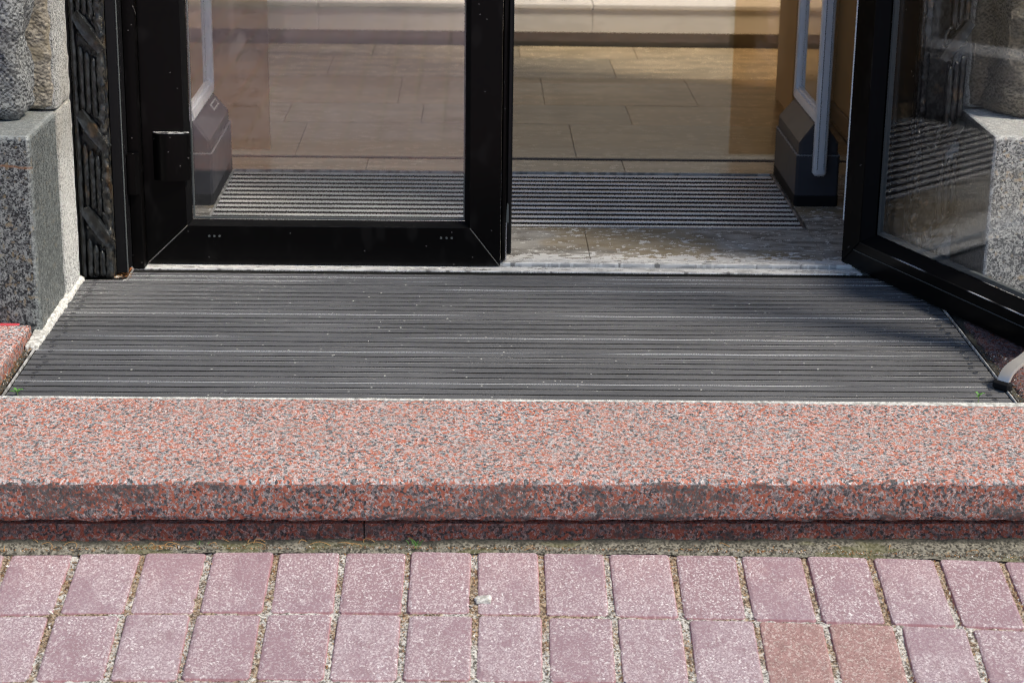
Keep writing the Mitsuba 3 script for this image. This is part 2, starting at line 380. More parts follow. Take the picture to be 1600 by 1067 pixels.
def rough_box(x0, x1, y0, y1, z0, z1, edge, amp, scale, seed=0, round_=0.0):
    m = fine_box(x0, x1, y0, y1, z0, z1, edge)
    v, n = m.vertices.copy(), m.vertex_normals.copy()
    if round_:
        c, h = np.array([(x0 + x1) / 2, (y0 + y1) / 2, (z0 + z1) / 2]), np.array([x1 - x0, y1 - y0, z1 - z0]) / 2 - round_
        q = np.clip(v - c, -h, h)
        d = (v - c) - q
        ln = np.linalg.norm(d, axis=1, keepdims=True)
        v = c + q + np.where(ln > 0, d / np.maximum(ln, 1e-9) * np.minimum(ln, round_), 0)
    v = v + n * (amp * fb(v, scale, seed))[:, None]
    return trimesh.Trimesh(v, m.faces, process=False)

def mirror_x(m, about=0.0):
    v = np.array(m.vertices)
    v[:, 0] = 2 * about - v[:, 0]
    return trimesh.Trimesh(v, np.array(m.faces)[:, ::-1], process=False)

def tube(pts, r, sides=6):
    pts = np.asarray(pts, float)
    r = np.broadcast_to(r, len(pts))
    rings = []
    for i, p in enumerate(pts):
        t = pts[min(i + 1, len(pts) - 1)] - pts[max(i - 1, 0)]
        t /= np.linalg.norm(t)
        a = np.cross(t, [0, 0, 1] if abs(t[2]) < 0.9 else [1, 0, 0]); a /= np.linalg.norm(a)
        b = np.cross(t, a)
        ang = np.linspace(0, 2 * np.pi, sides, endpoint=False)
        rings.append(p + r[i] * (np.cos(ang)[:, None] * a + np.sin(ang)[:, None] * b))
    v = np.vstack(rings + [pts[:1], pts[-1:]])
    f = []
    n = len(pts)
    for i in range(n - 1):
        for k in range(sides):
            l = (k + 1) % sides
            a, b, c, d = i * sides + k, i * sides + l, (i + 1) * sides + l, (i + 1) * sides + k
            f += [[a, b, c], [a, c, d]]
    for k in range(sides):
        l = (k + 1) % sides
        f += [[n * sides, l, k], [n * sides + 1, (n - 1) * sides + k, (n - 1) * sides + l]]
    return trimesh.Trimesh(v, f, process=False)

def quad(a, b, c, d):
    return trimesh.Trimesh([a, b, c, d], [[0, 1, 2], [0, 2, 3]], process=False)

# ------------------------------------------------------------------ pavement
def pav_z(y):
    y = np.asarray(y, float)
    return np.where(y > -1.0, -0.12 + 0.07 * (y + 0.42), -0.1606 + 0.012 * (y + 1.0))
def row_y(j, x):
    """Front edge of the paver rows: row 0 lies against the step."""
    if j == 0: return -0.386 - 0.028 * x * x - 0.004 * x
    return -0.587 - 0.04 * x * x - 0.02 * x - 0.190 * (j - 1)

ground = thing('ground', kind='structure')
gx, gy = 120.0, -120.0
gm = quad([-gx, gy, -0.36], [gx, gy, -0.36], [gx, 0.5, -0.36], [-gx, 0.5, -0.36])
add(ground, None, gm, 'm_ground')

pavement = thing('pavement', kind='structure')
# bed of sand: fine near, coarse far
def bed(x0, x1, y0, y1, e, drop, amp):
    X, Y = np.arange(x0, x1 + e / 2, e), np.arange(y0, y1 + e / 2, e)
    a, b = np.meshgrid(X, Y, indexing='ij')
    q = np.c_[a.ravel(), b.ravel(), np.zeros(a.size)]
    z = pav_z(q[:, 1]) - drop + amp * fb(q, 90, 3)
    z = z + 0.003 * (meshkit.noise(q * 9, 21) - 0.5)
    q[:, 2] = z
    i = np.arange(a.size).reshape(a.shape)
    f = np.stack([i[:-1, :-1], i[1:, :-1], i[1:, 1:], i[:-1, 1:]], -1).reshape(-1, 4)
    return trimesh.Trimesh(q, np.vstack([f[:, [0, 1, 2]], f[:, [0, 2, 3]]]), process=False)
add(pavement, 'joint_sand', bed(-1.3, 1.3, -1.0, -0.37, 0.0035, 0.0042, 0.0028), 'm_sand', True, kind='stuff')
add(pavement, 'joint_sand', bed(-2.6, 2.6, -4.5, -1.0, 0.05, 0.006, 0.0), 'm_sand', True, kind='stuff')

def paver_mesh(L, W, seed):
    """A block 60 mm tall with worn top edges, its top at z = 0."""
    r = random.Random(seed)
    pts = []
    for sx in (-1, 1):
        for sy in (-1, 1):
            j = lambda a: r.uniform(-a, a)
            hx, hy = W / 2 + j(0.0012), L / 2 + j(0.0008)
            pts += [(sx * hx, sy * (hy - 0.004), -0.06), (sx * (hx - 0.004), sy * hy, -0.06)]
            pts += [(sx * hx, sy * (hy - 0.006), -0.0065), (sx * (hx - 0.006), sy * hy, -0.0055)]
            pts += [(sx * (hx - 0.0022), sy * (hy - 0.006), -0.0016), (sx * (hx - 0.006), sy * (hy - 0.002), -0.0014)]
            pts += [(sx * (hx - 0.0058), sy * (hy - 0.009), 0.0), (sx * (hx - 0.009), sy * (hy - 0.0055), 0.0)]
    return hull(pts)
VAR = 5
pav_ply = [mikit.ply(paver_mesh(0.1880, 0.0968, 40 + i), 'm_paver', smooth=25) for i in range(VAR)]
pav0_ply = [mikit.ply(paver_mesh(0.1990, 0.0968, 60 + i), 'm_paver', smooth=25) for i in range(VAR)]
tilt = math.degrees(math.atan(0.07))
far_blocks = []
for j in range(0, 20):
    for i in range(-24, 25):
        xc = -0.0655 + PITCH * (i + 0.5) + rng.uniform(-0.001, 0.001)
        yc = (row_y(j, xc) + row_y(j + 1, xc)) / 2
        zc = float(pav_z(yc)) + rng.uniform(-0.0008, 0.0008)
        rz = math.degrees(math.atan(-(0.056 if j == 0 else 0.08) * xc - (0.01 if j == 0 else 0.02)))
        tl = tilt if yc > -1.0 else math.degrees(math.atan(0.012))
        k = rng.randrange(VAR)
        ra, rb, rc = rng.uniform(-0.45, 0.45), rng.uniform(-0.4, 0.4), rng.uniform(-0.7, 0.7)
        ys = (row_y(j, xc) - row_y(j + 1, xc) - 0.0042) / (0.199 if j == 0 else 0.188)
        M = T().translate([xc, yc, zc]).rotate([0, 0, 1], rz + ra).rotate([1, 0, 0], tl + rb).rotate([0, 1, 0], rc).scale([1, ys, 1])
        if abs(i) <= 11 and j <= 7:
            red = j == 1 and i in (12, 13, 11)
            red = j == 1 and 0.40 < xc < 0.60
            add(pavement, 'paver', (pav0_ply if j == 0 else pav_ply)[k], 'm_paver_red' if red else 'm_paver', to_world=M,
                label='redder paver in the second row from the step' if red else None)
        elif yc > -4.3:
            far_blocks.append(cbox(xc - 0.0465, xc + 0.0465, yc - 0.0938, yc + 0.0938, zc - 0.05, zc, 0.005))
add(pavement, 'paver_field', trimesh.util.concatenate(far_blocks), 'm_paver', kind='stuff')

# mortar strip between step and pavement
def strip_front(x):
    return row_y(0, x) + 0.001
Xs = np.arange(-1.3, 1.3001, 0.004)
rows = []
for t in np.linspace(0, 1, 12):
    yb = -0.352 + 0.014 * Xs
    yf = np.array([strip_front(x) for x in Xs]) - 0.007
    y = yb + (yf - yb) * t
    q = np.c_[Xs, y, np.zeros_like(Xs)]
    q[:, 2] = pav_z(y) + 0.006 - 0.0075 * t ** 2 + 0.003 * fb(q, 60, 5) + 0.004 * (meshkit.noise(q * 14, 8) - 0.5)
    rows.append(q)
v = np.vstack(rows); nX = len(Xs)
idx = np.arange(len(v)).reshape(12, nX)
f = np.stack([idx[:-1, :-1], idx[1:, :-1], idx[1:, 1:], idx[:-1, 1:]], -1).reshape(-1, 4)
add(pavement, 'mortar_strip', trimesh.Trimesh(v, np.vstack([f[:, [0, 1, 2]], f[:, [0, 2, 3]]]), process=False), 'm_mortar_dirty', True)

# ------------------------------------------------------------------ granite step
step = thing('granite_step', 'long speckled red granite step with a stained chipped front edge below the ribbed mat', 'step')
m = fine_box(-1.7, 1.7, -0.379, -0.001, -0.069, 0.0, 0.0075)
v, n = m.vertices.copy(), m.vertex_normals.copy()
front = v[:, 1] < -0.3785
v[:, 1] += 0.014 * v[:, 0] * np.clip(-v[:, 1] / 0.379, 0, 1)
base = v.copy()
fr = front.astype(float)
v[:, 1] += fr * (0.0032 * fb(base, 60, 11) + 0.0022 * fb(base, 12, 12))
edge_t = front & (v[:, 2] > -0.001)
chip = np.clip(fb(base * [1, 0, 0], 38, 13) - 0.22, 0, 1)
v[:, 2] -= edge_t * (0.0025 + 0.0022 * (fb(base, 80, 14) + 0.5) + 0.005 * chip)
v[:, 1] += edge_t * (0.0025 + 0.0018 * (fb(base, 70, 15) + 0.3) + 0.004 * chip)
edge_b = front & (v[:, 2] < -0.0685)
bite = np.clip(fb(base * [1, 0, 0], 15, 16) - 0.14, 0, 1)
v[:, 2] += edge_b * (0.0050 * fb(base, 30, 17) + 0.0005 + 0.030 * bite)
v[:, 1] += edge_b * 0.004
near_b = front & (v[:, 2] < -0.055) & ~edge_b
v[:, 1] += near_b * 0.012 * bite
top = (~front) & (v[:, 2] > -0.0005)
v[:, 2] += top * 0.0005 * fb(base, 60, 18)
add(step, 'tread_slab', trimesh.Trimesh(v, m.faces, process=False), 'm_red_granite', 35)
for a, b, sd in ((-1.7, -0.243, 31), (-0.241, 1.7, 32)):
    m = rough_box(a, b, -0.357, -0.25, -0.135, -0.0825, 0.009, 0.003, 40, sd)
    vv = m.vertices.copy(); vv[:, 1] += 0.014 * vv[:, 0]
    add(step, 'lower_course', trimesh.Trimesh(vv, m.faces, process=False), 'm_red_course', 35)
m = rough_box(-1.7, 1.7, -0.325, -0.005, -0.14, -0.0700, 0.05, 0.0, 1)
vv = m.vertices.copy(); vv[:, 1] += 0.014 * vv[:, 0]
add(step, 'core', trimesh.Trimesh(vv, m.faces, process=False), 'm_pit')
# cement smear between the tread and the mat frame
Xs = np.arange(-0.9, 0.93, 0.004)
wd = 0.0045 + 0.0022 * fb(np.c_[Xs, Xs * 0, Xs * 0], 25, 51) + np.clip(Xs - 0.35, 0, 1) * 0.022 + np.clip(fb(np.c_[Xs, Xs * 0, Xs * 0], 9, 52) - 0.25, 0, 1) * 0.012
wd = np.clip(wd, 0.002, 0.02)
rows = []
for t in np.linspace(0, 1, 5):
    q = np.c_[Xs, 0.0015 - wd * t, np.full_like(Xs, 0)]
    q[:, 2] = 0.0022 * math.cos(t * 1.45) + 0.0007 * fb(q, 150, 53)
    rows.append(q)
v = np.vstack(rows); idx = np.arange(len(v)).reshape(5, len(Xs))
f = np.stack([idx[:-1, :-1], idx[1:, :-1], idx[1:, 1:], idx[:-1, 1:]], -1).reshape(-1, 4)
add(step, 'cement_seam', trimesh.Trimesh(v, np.vstack([f[:, [0, 1, 2]], f[:, [0, 2, 3]]]), process=False), 'm_cement', True)

# red granite slabs left and right of the mat
pad = thing('granite_slab', 'pale speckled red granite slab with a red painted back edge, left of the mat', 'slab')
add(pad, None, rough_box(-1.7, -0.912, 0.004, 0.352, -0.06, 0.024, 0.008, 0.0015, 40, 61, 0.007), 'm_red_pad', 40)
k = add(pad, 'painted_edge', cbox(-1.7, -0.935, 0.340, 0.3515, 0.0235, 0.0262, 0.001), 'm_red_line', label='red paint line along the back edge of the slab')
pad = thing('granite_slab', 'rounded red granite slab coloured dark for the shade under the open door, right of the mat', 'slab')
add(pad, None, rough_box(0.909, 1.7, 0.012, 0.515, -0.06, 0.0015, 0.008, 0.003, 30, 62, 0.014), 'm_red_pad_shaded', 40)
soil = thing('soil', 'dirt and moss filling the gaps between mat frame and granite slabs', 'soil', kind='stuff')
for s in (-1, 1):
    m = fine_box(0.890, 0.95, -0.005, 0.40 if s < 0 else 0.9, -0.06, -0.004, 0.004)
    vv = m.vertices.copy(); tp = vv[:, 2] > -0.005
    vv[:, 2] += tp * (0.006 * fb(vv, 60, 71) + 0.004 * fb(vv, 14, 72))
    m = trimesh.Trimesh(vv, m.faces, process=False)
    add(soil, 'bed', m if s > 0 else mirror_x(m), 'm_mortar_dirty', True, kind='stuff')

# ------------------------------------------------------------------ stone piers
def pier(side, label, px, rx, mats, dy=0.0, dyr=0.0, zt=0.388):
    """side -1 left, +1 right; px: plinth side, rx: reveal face, both as distances from the axis."""
    t = thing('stone_pier', label, 'stone pier')
    def put(name, m, mat, sm, lab=None):
        add(t, name, m if side > 0 else mirror_x(m), mat, sm, label=lab)
    sd = 80 + side * 3
    m = rough_box(px, 1.75, 0.36 + dy, 0.602 + dyr, -0.02, zt, 0.0085, 0.0012, 55, sd, 0.009)
    put('plinth', m, mats[0], 40)
    put('reveal', rough_box(rx, 1.2, 0.598 + dyr, 0.743 + dyr, -0.02, zt - 0.002, 0.009, 0.0018, 60, sd + 1, 0.006), 'm_reveal', 40)
    z = zt + 0.001
    for h in (0.78, 0.8, 1.2):
        put('reveal', rough_box(rx, 1.2, 0.6 + dyr, 0.743 + dyr, z, z + h - 0.004, 0.012, 0.004, 34, sd + 2, 0.01), 'm_reveal', 40)
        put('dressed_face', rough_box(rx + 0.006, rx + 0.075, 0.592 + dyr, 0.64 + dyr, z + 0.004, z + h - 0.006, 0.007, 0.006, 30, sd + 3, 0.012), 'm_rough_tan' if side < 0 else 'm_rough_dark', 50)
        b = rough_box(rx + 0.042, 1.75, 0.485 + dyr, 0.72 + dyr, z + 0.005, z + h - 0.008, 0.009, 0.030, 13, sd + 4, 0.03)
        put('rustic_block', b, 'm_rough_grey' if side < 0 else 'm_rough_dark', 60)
        z += h
    if side > 0: return t
    # cement fillet along the foot, next to the mat
    m = fine_box(0.895 if side > 0 else 0.886, px + 0.012, 0.27 + dy * 1.2, 0.745 + dyr, -0.02, 0.006, 0.004)
    vv = m.vertices.copy()
    lift = np.clip((vv[:, 1] - 0.25) / 0.2, 0, 1)
    vv += m.vertex_normals * (0.004 * fb(vv, 40, 91))[:, None]
    vv[:, 2] += (vv[:, 2] > -0.01) * (0.010 * (vv[:, 0] - 0.886) / 0.02 * lift)
    put('mortar_fillet', trimesh.Trimesh(vv, m.faces, process=False), 'm_cement', True)
    return t
pier(-1, 'grey granite pier with dark polished plinth left of the doorway', 0.897, 0.893, ('m_grey_dark',))
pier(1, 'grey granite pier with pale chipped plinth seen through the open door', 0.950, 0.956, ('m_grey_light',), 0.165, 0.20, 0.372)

facade = thing('facade_wall', 'stone building wall above and beside the doorway', 'wall')
add(facade, 'wall_panel', cbox(-6, -1.5, 0.62, 1.0, -0.3, 5.5), 'm_facade')
add(facade, 'wall_panel', cbox(1.5, 6, 0.62, 1.0, -0.3, 5.5), 'm_facade')
add(facade, 'lintel', cbox(-1.5, 1.5, 0.70, 1.0, 2.42, 5.5), 'm_facade')
add(facade, 'jamb_back', cbox(-1.5, -0.9, 0.747, 1.0, -0.05, 2.42, 0.001), 'm_facade')
add(facade, 'jamb_back', cbox(0.99, 1.5, 0.947, 1.0, -0.05, 2.42, 0.001), 'm_facade')
add(facade, 'base_course', cbox(-6, -1.7, -0.2, 0.62, -0.3, 0.0), 'm_facade')
add(facade, 'base_course', cbox(1.7, 6, -0.2, 0.62, -0.3, 0.0), 'm_facade')

# ------------------------------------------------------------------ carved iron pilasters
def pilaster(side, label, dx, dy=0.0):
    t = thing('carved_pilaster', label, 'door ornament')
    def put(name, m, sm=40, mat='m_iron'):
        v = m.vertices.copy()
        v = v + m.vertex_normals * (0.0022 * fb(v, 95, 120, 3))[:, None]
        m = trimesh.Trimesh(v, m.faces, process=False)
        m.vertices[:, 0] -= dx; m.vertices[:, 1] += dy
        add(t, name, m if side < 0 else mirror_x(m), mat, sm)
    put('back_plate', fine_box(-0.892, -0.8245, 0.768, 0.81, 0.002, 2.4, 0.02), 30)
    put('outer_fillet', rough_box(-0.8915, -0.8815, 0.750, 0.772, 0.002, 2.4, 0.006, 0.001, 50, 5, 0.004))
    put('foliage_edge', rough_box(-0.8425, -0.8275, 0.7545, 0.775, 0.002, 2.4, 0.0045, 0.0055, 70, 6, 0.004), 50)
    zr = [0.105 + 0.203 * k for k in range(11)]
    for k, z in enumerate(zr):
        lo, hi = (0.004 if k == 0 else zr[k - 1] + 0.028), z - 0.030
        for i, xr in enumerate((-0.8735, -0.861, -0.8485)):
            a, b = lo + (0.0 if k == 0 else (0.02, 0.012, 0.0)[i] * 0.9 + 0.004), hi - (0.0, 0.012, 0.024)[i] + 0.010
            r = 0.0062
            zz = np.concatenate([[a], np.linspace(a + 0.006, b - 0.012, 14), [b - 0.004, b]])
            rr = np.concatenate([[0.003], np.full(14, r), [0.0045, 0.0015]])
            put('reed', tube(np.c_[np.full(len(zz), xr), np.full(len(zz), 0.7555), zz], rr, 10), 50)
        # ribbon crossing from upper left to lower right, with a curled loop beside it
        for (xa, za, xb, zb, w, yo) in ((-0.882, z + 0.048, -0.829, z - 0.030, 0.0135, 0.0),):
            L = 14
            top, pts = [], []
            d = np.array([xb - xa, zb - za]); d /= np.linalg.norm(d); nrm = np.array([-d[1], d[0]])
            rings = []
            for i in range(L + 1):
                s = i / L
                c = np.array([xa + (xb - xa) * s, za + (zb - za) * s])
                yy = 0.7485 - 0.006 * math.sin(math.pi * s)
                ww = w * (0.75 + 0.25 * math.sin(math.pi * s))
                for a_, dy in ((-1, 0.004), (-0.85, -0.0015), (0.0, 0.002), (0.85, -0.0015), (1, 0.004)):
                    q = c + nrm * ww * a_
                    rings.append((q[0], yy + dy, q[1]))
                for a_ in (1, -1):
                    q = c + nrm * ww * a_
                    rings.append((q[0], yy + 0.018, q[1]))
            v = np.array(rings); N = 7
            f = []
            for i in range(L):
                for q in range(N):
                    r_ = (q + 1) % N
                    f += [[i * N + q, i * N + r_, (i + 1) * N + r_], [i * N + q, (i + 1) * N + r_, (i + 1) * N + q]]
            for q in range(1, N - 1):
                f += [[0, q + 1, q], [L * N, L * N + q, L * N + q + 1]]
            m = trimesh.Trimesh(v, f, process=False); m.fix_normals()
            put('ribbon', m, 45)
        s = np.linspace(0, 1, 16)
        loop = np.c_[-0.848 + 0.016 * np.cos(2.4 + 5.2 * s), np.full(16, 0.7535), z + 0.012 + 0.026 * np.sin(2.4 + 5.2 * s)]
        put('ribbon_loop', tube(loop, 0.0038, 8), 60)
        put('knob', trimesh.creation.icosphere(2, 0.0065).apply_translation([-0.872, 0.752, z + 0.008]), 60)
        lf = trimesh.creation.icosphere(3, 1.0); lf.apply_scale([0.007, 0.005, 0.022]); lf.apply_transform(trimesh.transformations.rotation_matrix(0.5, [0, 1, 0])); lf.apply_translation([-0.838, 0.754, z - 0.020])
        put('leaf', lf, 60)
pilaster(-1, 'rusty black carved pilaster with ribbon bound reeds, beside the left pier', 0.0)
pilaster(1, 'dark carved reeded pilaster behind the glass of the open door', 0.063, 0.17)

# ------------------------------------------------------------------ door frame and sill
frame = thing('door_frame', 'black metal door frame with worn aluminium sill between the piers', 'door frame')
for s in (-1, 1):
    def mm(m):
        if s < 0: return m
        m = mirror_x(m); m.apply_translation([0.012, 0.118, 0]); return m
    add(frame, 'corner_post', mm(cbox(-0.8240, -0.800, 0.7795, 0.86, 0.006, 2.4, 0.0015)), 'm_black_edge')
    add(frame, 'bright_arris', mm(cbox(-0.8018, -0.7992, 0.7785, 0.7815, 0.006, 2.4, 0.0008)), 'm_gasket')
    add(frame, 'jamb', mm(cbox(-0.800, -0.7745, 0.836, 0.945, -0.002, 2.4, 0.002)), 'm_black')
    add(frame, 'jamb_filler', mm(cbox(-0.965, -0.8005, 0.862, 0.945, -0.002, 2.4, 0.001)), 'm_black')
add(frame, 'head', cbox(-0.9, 0.98, 0.812, 1.06, 2.26, 2.42, 0.002), 'm_black')
sl = []
add(frame, 'sill', cbox(-0.7735, 0.7735, 0.8345, 0.8705, -0.03, 0.0015, 0.001), 'm_sill')
add(frame, 'sill_ridge', cbox(-0.7735, 0.7735, 0.8785, 0.8925, -0.03, 0.0085, 0.0015), 'm_sill')
add(frame, 'sill_ridge', cbox(-0.7735, 0.7735, 0.8955, 0.9215, -0.03, 0.0065, 0.0015), 'm_sill')
add(frame, 'sill_groove', cbox(-0.7735, 0.7735, 0.8685, 0.897, -0.03, -0.004, 0.0005), 'm_pit')
add(frame, 'hinge', hull([(x, y, z) for z in (0.168, 0.2535) for x, y in ((-0.806, 0.838), (-0.806, 0.822), (-0.798, 0.812), (-0.782, 0.812), (-0.774, 0.822), (-0.774, 0.838))]), 'm_black')

# ------------------------------------------------------------------ door leaves
W, H = 0.762, 2.23
def leaf(label, place, inner):
    """u from the hinge, w from the visible face into the leaf, z up. inner: the face seen is the one with the lip."""
    t = thing('glazed_door', label, 'door')
    th, st, rl = (0.045 if inner else 0.058), (0.088, 0.066), 0.088
    z0 = 0.006 if inner else 0.0035
    def put(name, m, mat, sm=False, lab=None):
        v = place(np.array(m.vertices))
        m2 = trimesh.Trimesh(v, m.faces, process=False)
        if m2.is_volume is False or m2.volume < 0:
            m2 = trimesh.Trimesh(v, np.array(m.faces)[:, ::-1], process=False) if m2.volume < 0 else m2
        return add(t, name, m2, mat, sm, label=lab)
    a, b = st
    if inner: a, b = 0.066, 0.066; rl = 0.066
    zt = H - 0.088
    g = 0.0004
    def mem(name, poly):
        put(name, prism(poly, 1, 0.0, th, 0.0015), 'm_black')
    mem('bottom_rail', [(0 + g, z0), (W - g, z0), (W - b - g, rl), (a + g, rl)])
    mem('top_rail', [(0 + g, H), (a + g, zt), (W - b - g, zt), (W - g, H)])
    mem('hinge_stile', [(0, z0 + g * 2), (a, rl + g * 2), (a, zt - g * 2), (0, H - g * 2)])
    mem('lock_stile', [(W, z0 + g * 2), (W, H - g * 2), (W - b, zt - g * 2), (W - b, rl + g * 2)])
    # raw aluminium showing in the mitres
    if not inner:
        for (x0_, x1_) in ((0.0015, a), (W - 0.0015, W - b)):
            d = 0.0007
            put('mitre_joint', prism([(x0_, z0 + 0.001 - d), (x0_, z0 + 0.001 + d), (x1_, rl + d), (x1_, rl - d)], 1, -0.0004, 0.01, 0.0001), 'm_mitre')
        for u in (0.135, 0.146, 0.157, 0.634, 0.646, 0.657):
            c = trimesh.creation.cylinder(0.0026, 0.001, sections=10); c.apply_transform(trimesh.transformations.rotation_matrix(math.pi / 2, [1, 0, 0])); c.apply_translation([u, -0.0004, 0.066])
            put('drain_hole', c, 'm_gasket')
    # beads around the glass
    d, e = (0.018, 0.011) if not inner else (0.027, 0.019)
    gw = d + 0.002
    ua, ub, za, zb = a, W - b, rl, zt
    def bead(name, o, i_, mat):
        put(name, hull([(*(o[0]),), (*(o[1]),), (*(i_[0]),), (*(i_[1]),), (*(i_[2]),), (*(i_[3]),)]), mat)
    bm = 'm_bead'
    bead('glazing_bead', [(ua, 0.001, za - 0.001), (ub, 0.001, za - 0.001)], [(ua + e, d, za + e), (ub - e, d, za + e), (ua, d, za - 0.001), (ub, d, za - 0.001)], bm)
    bead('glazing_bead', [(ua, 0.001, zb + 0.001), (ub, 0.001, zb + 0.001)], [(ua + e, d, zb - e), (ub - e, d, zb - e), (ua, d, zb + 0.001), (ub, d, zb + 0.001)], bm)
    bead('glazing_bead', [(ua - 0.001, 0.001, za), (ua - 0.001, 0.001, zb)], [(ua + e, d, za + e), (ua + e, d, zb - e), (ua - 0.001, d, za), (ua - 0.001, d, zb)], bm)
    bead('glazing_bead', [(ub + 0.001, 0.001, za), (ub + 0.001, 0.001, zb)], [(ub - e, d, za + e), (ub - e, d, zb - e), (ub + 0.001, d, za), (ub + 0.001, d, zb)], bm)
    # spacer of the double glazing
    s0, s1 = e, e + (0.0035 if not inner else 0.009)
    for nm, (u0, u1, zz0, zz1) in enumerate(((ua + s0, ub - s0, za + s0, za + s1), (ua + s0, ub - s0, zb - s1, zb - s0), (ua + s0, ua + s1, za + s1, zb - s1), (ub - s1, ub - s0, za + s1, zb - s1))):
        put('glazing_spacer', cbox(u0, u1, gw + 0.002, gw + 0.012, zz0, zz1, 0.0006), 'm_gasket')
    put('pane', quad([ua + 0.004, gw, za + 0.004], [ub - 0.004, gw, za + 0.004], [ub - 0.004, gw, zb - 0.004], [ua + 0.004, gw, zb - 0.004]), 'm_glass')
    g2 = gw + 0.014
    put('pane', quad([ua + 0.004, g2, za + 0.004], [ub - 0.004, g2, za + 0.004], [ub - 0.004, g2, zb - 0.004], [ua + 0.004, g2, zb - 0.004]), 'm_glass')
    if inner:
        put('lip_seam', prism([(0.045, 0.0440), (W - 0.045, 0.0440), (W - 0.045, 0.0454), (0.045, 0.0454)], 1, -0.0012, 0.005, 0.0003), 'm_gasket')
        put('painted_glint', hull([(u, w_, z) for u0_ in (0.066, W - 0.066) for u, w_, z in ((u0_, -0.0006, 0.0655), (u0_, -0.0006, 0.0668), (u0_, 0.004, 0.0655), (u0_, 0.004, 0.0668))]), 'm_painted_glint')  # light strip painting a sky highlight along the rail edge
        put('edge_strip', cbox(-0.0038, -0.0004, -0.0015, 0.004, 0.10, H, 0.0005), 'm_white_edge')
        # flip-down holder near the free end
        sp = np.array([(0.70, -0.028, 0.118), (0.705, -0.045, 0.104), (0.715, -0.075, 0.076), (0.735, -0.098, 0.050), (0.765, -0.113, 0.030), (0.785, -0.120, 0.019)])
        ts = np.linspace(0, 1, 22)
        cs = np.stack([np.interp(ts, np.linspace(0, 1, 6), sp[:, k_]) for k_ in range(3)], 1)
        for _ in range(2): cs[1:-1] = (cs[:-2] + 2 * cs[1:-1] + cs[2:]) / 4
        return t, put
    else:
        put('meeting_strip', cbox(W + 0.001, W + 0.012, 0.010, 0.058, 0.012, H, 0.003), 'm_black')
        put('meeting_strip', cbox(W + 0.0125, W + 0.024, 0.022, 0.058, 0.024, H, 0.003), 'm_black_edge')
        put('flush_bolt', hull([(W + 0.012 + x, y, z) for x, y, z in ((0, 0.012, 0.098), (0.006, 0.012, 0.098), (0.0055, 0.012, 0.136), (0.002, 0.012, 0.140), (0, 0.020, 0.098), (0.006, 0.020, 0.098), (0.0055, 0.020, 0.136), (0.002, 0.020, 0.140))]), 'm_gasket')
        put('bolt_rod', tube([(W + 0.013, 0.014, 0.098), (W + 0.0122, 0.014, 0.06), (W + 0.0120, 0.014, 0.012)], 0.0016, 8), 'm_steel')
        c = hull([(x, y, z) for z, k_ in ((0.19, 1.0), (0.288, 1.0), (0.291, 0.96)) for x, y in [(0.022 + 0.0395 * (1 + k_ * math.cos(q)), -0.0 - 0.018 * k_ * math.sin(q)) for q in np.linspace(0, math.pi, 13)]])
        put('hinge_cover', c, 'm_black', 30)
        put('hinge_cap', hull([(x, y, z) for z in (0.2915, 0.2930) for x, y in [(0.022 + 0.0395 * (1 + 0.97 * math.cos(q)), -0.0 - 0.017 * math.sin(q)) for q in np.linspace(0, math.pi, 13)]]), 'm_cap')
    return t, None

leaf('closed black framed glass door left of the opening, with a hinge block on its stile',
     lambda v: np.c_[-0.7725 + v[:, 0], 0.865 + v[:, 1], v[:, 2]], False)
hp, fp = np.array([0.742, 0.918]), np.array([0.9866, 0.3078])
dr_ = (fp - hp) / np.linalg.norm(fp - hp)
nb = np.array([-dr_[1], dr_[0]])            # from the seen face into the leaf (towards the right)
def right_place(v):
    q = hp + v[:, :1] * dr_ + v[:, 1:2] * nb
    return np.c_[q, v[:, 2]]
rt, rput = leaf('black framed glass door swung wide open over the mat at the right', right_place, True)
# door holder: a bent flat bar with a rubber foot, screwed to the inside of the open leaf
cl = np.array([(1.004, 0.195, 0.115), (0.990, 0.180, 0.085), (0.965, 0.150, 0.058), (0.933, 0.118, 0.0455), (0.912, 0.100, 0.041), (0.897, 0.087, 0.033), (0.889, 0.079, 0.023), (0.886, 0.0765, 0.0125)])
ts = np.linspace(0, 1, 26)
cs = np.stack([np.interp(ts, np.linspace(0, 1, len(cl)), cl[:, k]) for k in range(3)], 1)
for _ in range(3): cs[1:-1] = (cs[:-2] + 2 * cs[1:-1] + cs[2:]) / 4
wv = np.array([0.66, -0.75, 0.0]); wv /= np.linalg.norm(wv)
rows = []
for i, c in enumerate(cs):
    tg = cs[min(i + 1, len(cs) - 1)] - cs[max(i - 1, 0)]; tg /= np.linalg.norm(tg)
    nn = np.cross(tg, wv); nn /= np.linalg.norm(nn)
    for a_, b_ in ((-1, -0.7), (-0.8, -1), (0.8, -1), (1, -0.7), (1, 0.7), (0.8, 1), (-0.8, 1), (-1, 0.7)):
        rows.append(c + wv * 0.0125 * a_ + nn * 0.0035 * b_)
v = np.array(rows); N = 8; f = []
for i in range(len(cs) - 1):
    for q in range(N):
        r_ = (q + 1) % N
        f += [[i * N + q, i * N + r_, (i + 1) * N + r_], [i * N + q, (i + 1) * N + r_, (i + 1) * N + q]]
for q in range(1, N - 1):
    f += [[0, q + 1, q], [(len(cs) - 1) * N, (len(cs) - 1) * N + q, (len(cs) - 1) * N + q + 1]]
m = trimesh.Trimesh(v, f, process=False); m.fix_normals()
hk = add(rt, 'door_holder', m, 'm_holder', 35, label='shiny bent steel door holder with rubber foot')
ft = cbox(-0.0185, 0.0185, -0.008, 0.008, 0.0, 0.0165, 0.004)
ang = math.atan2(wv[1], wv[0])
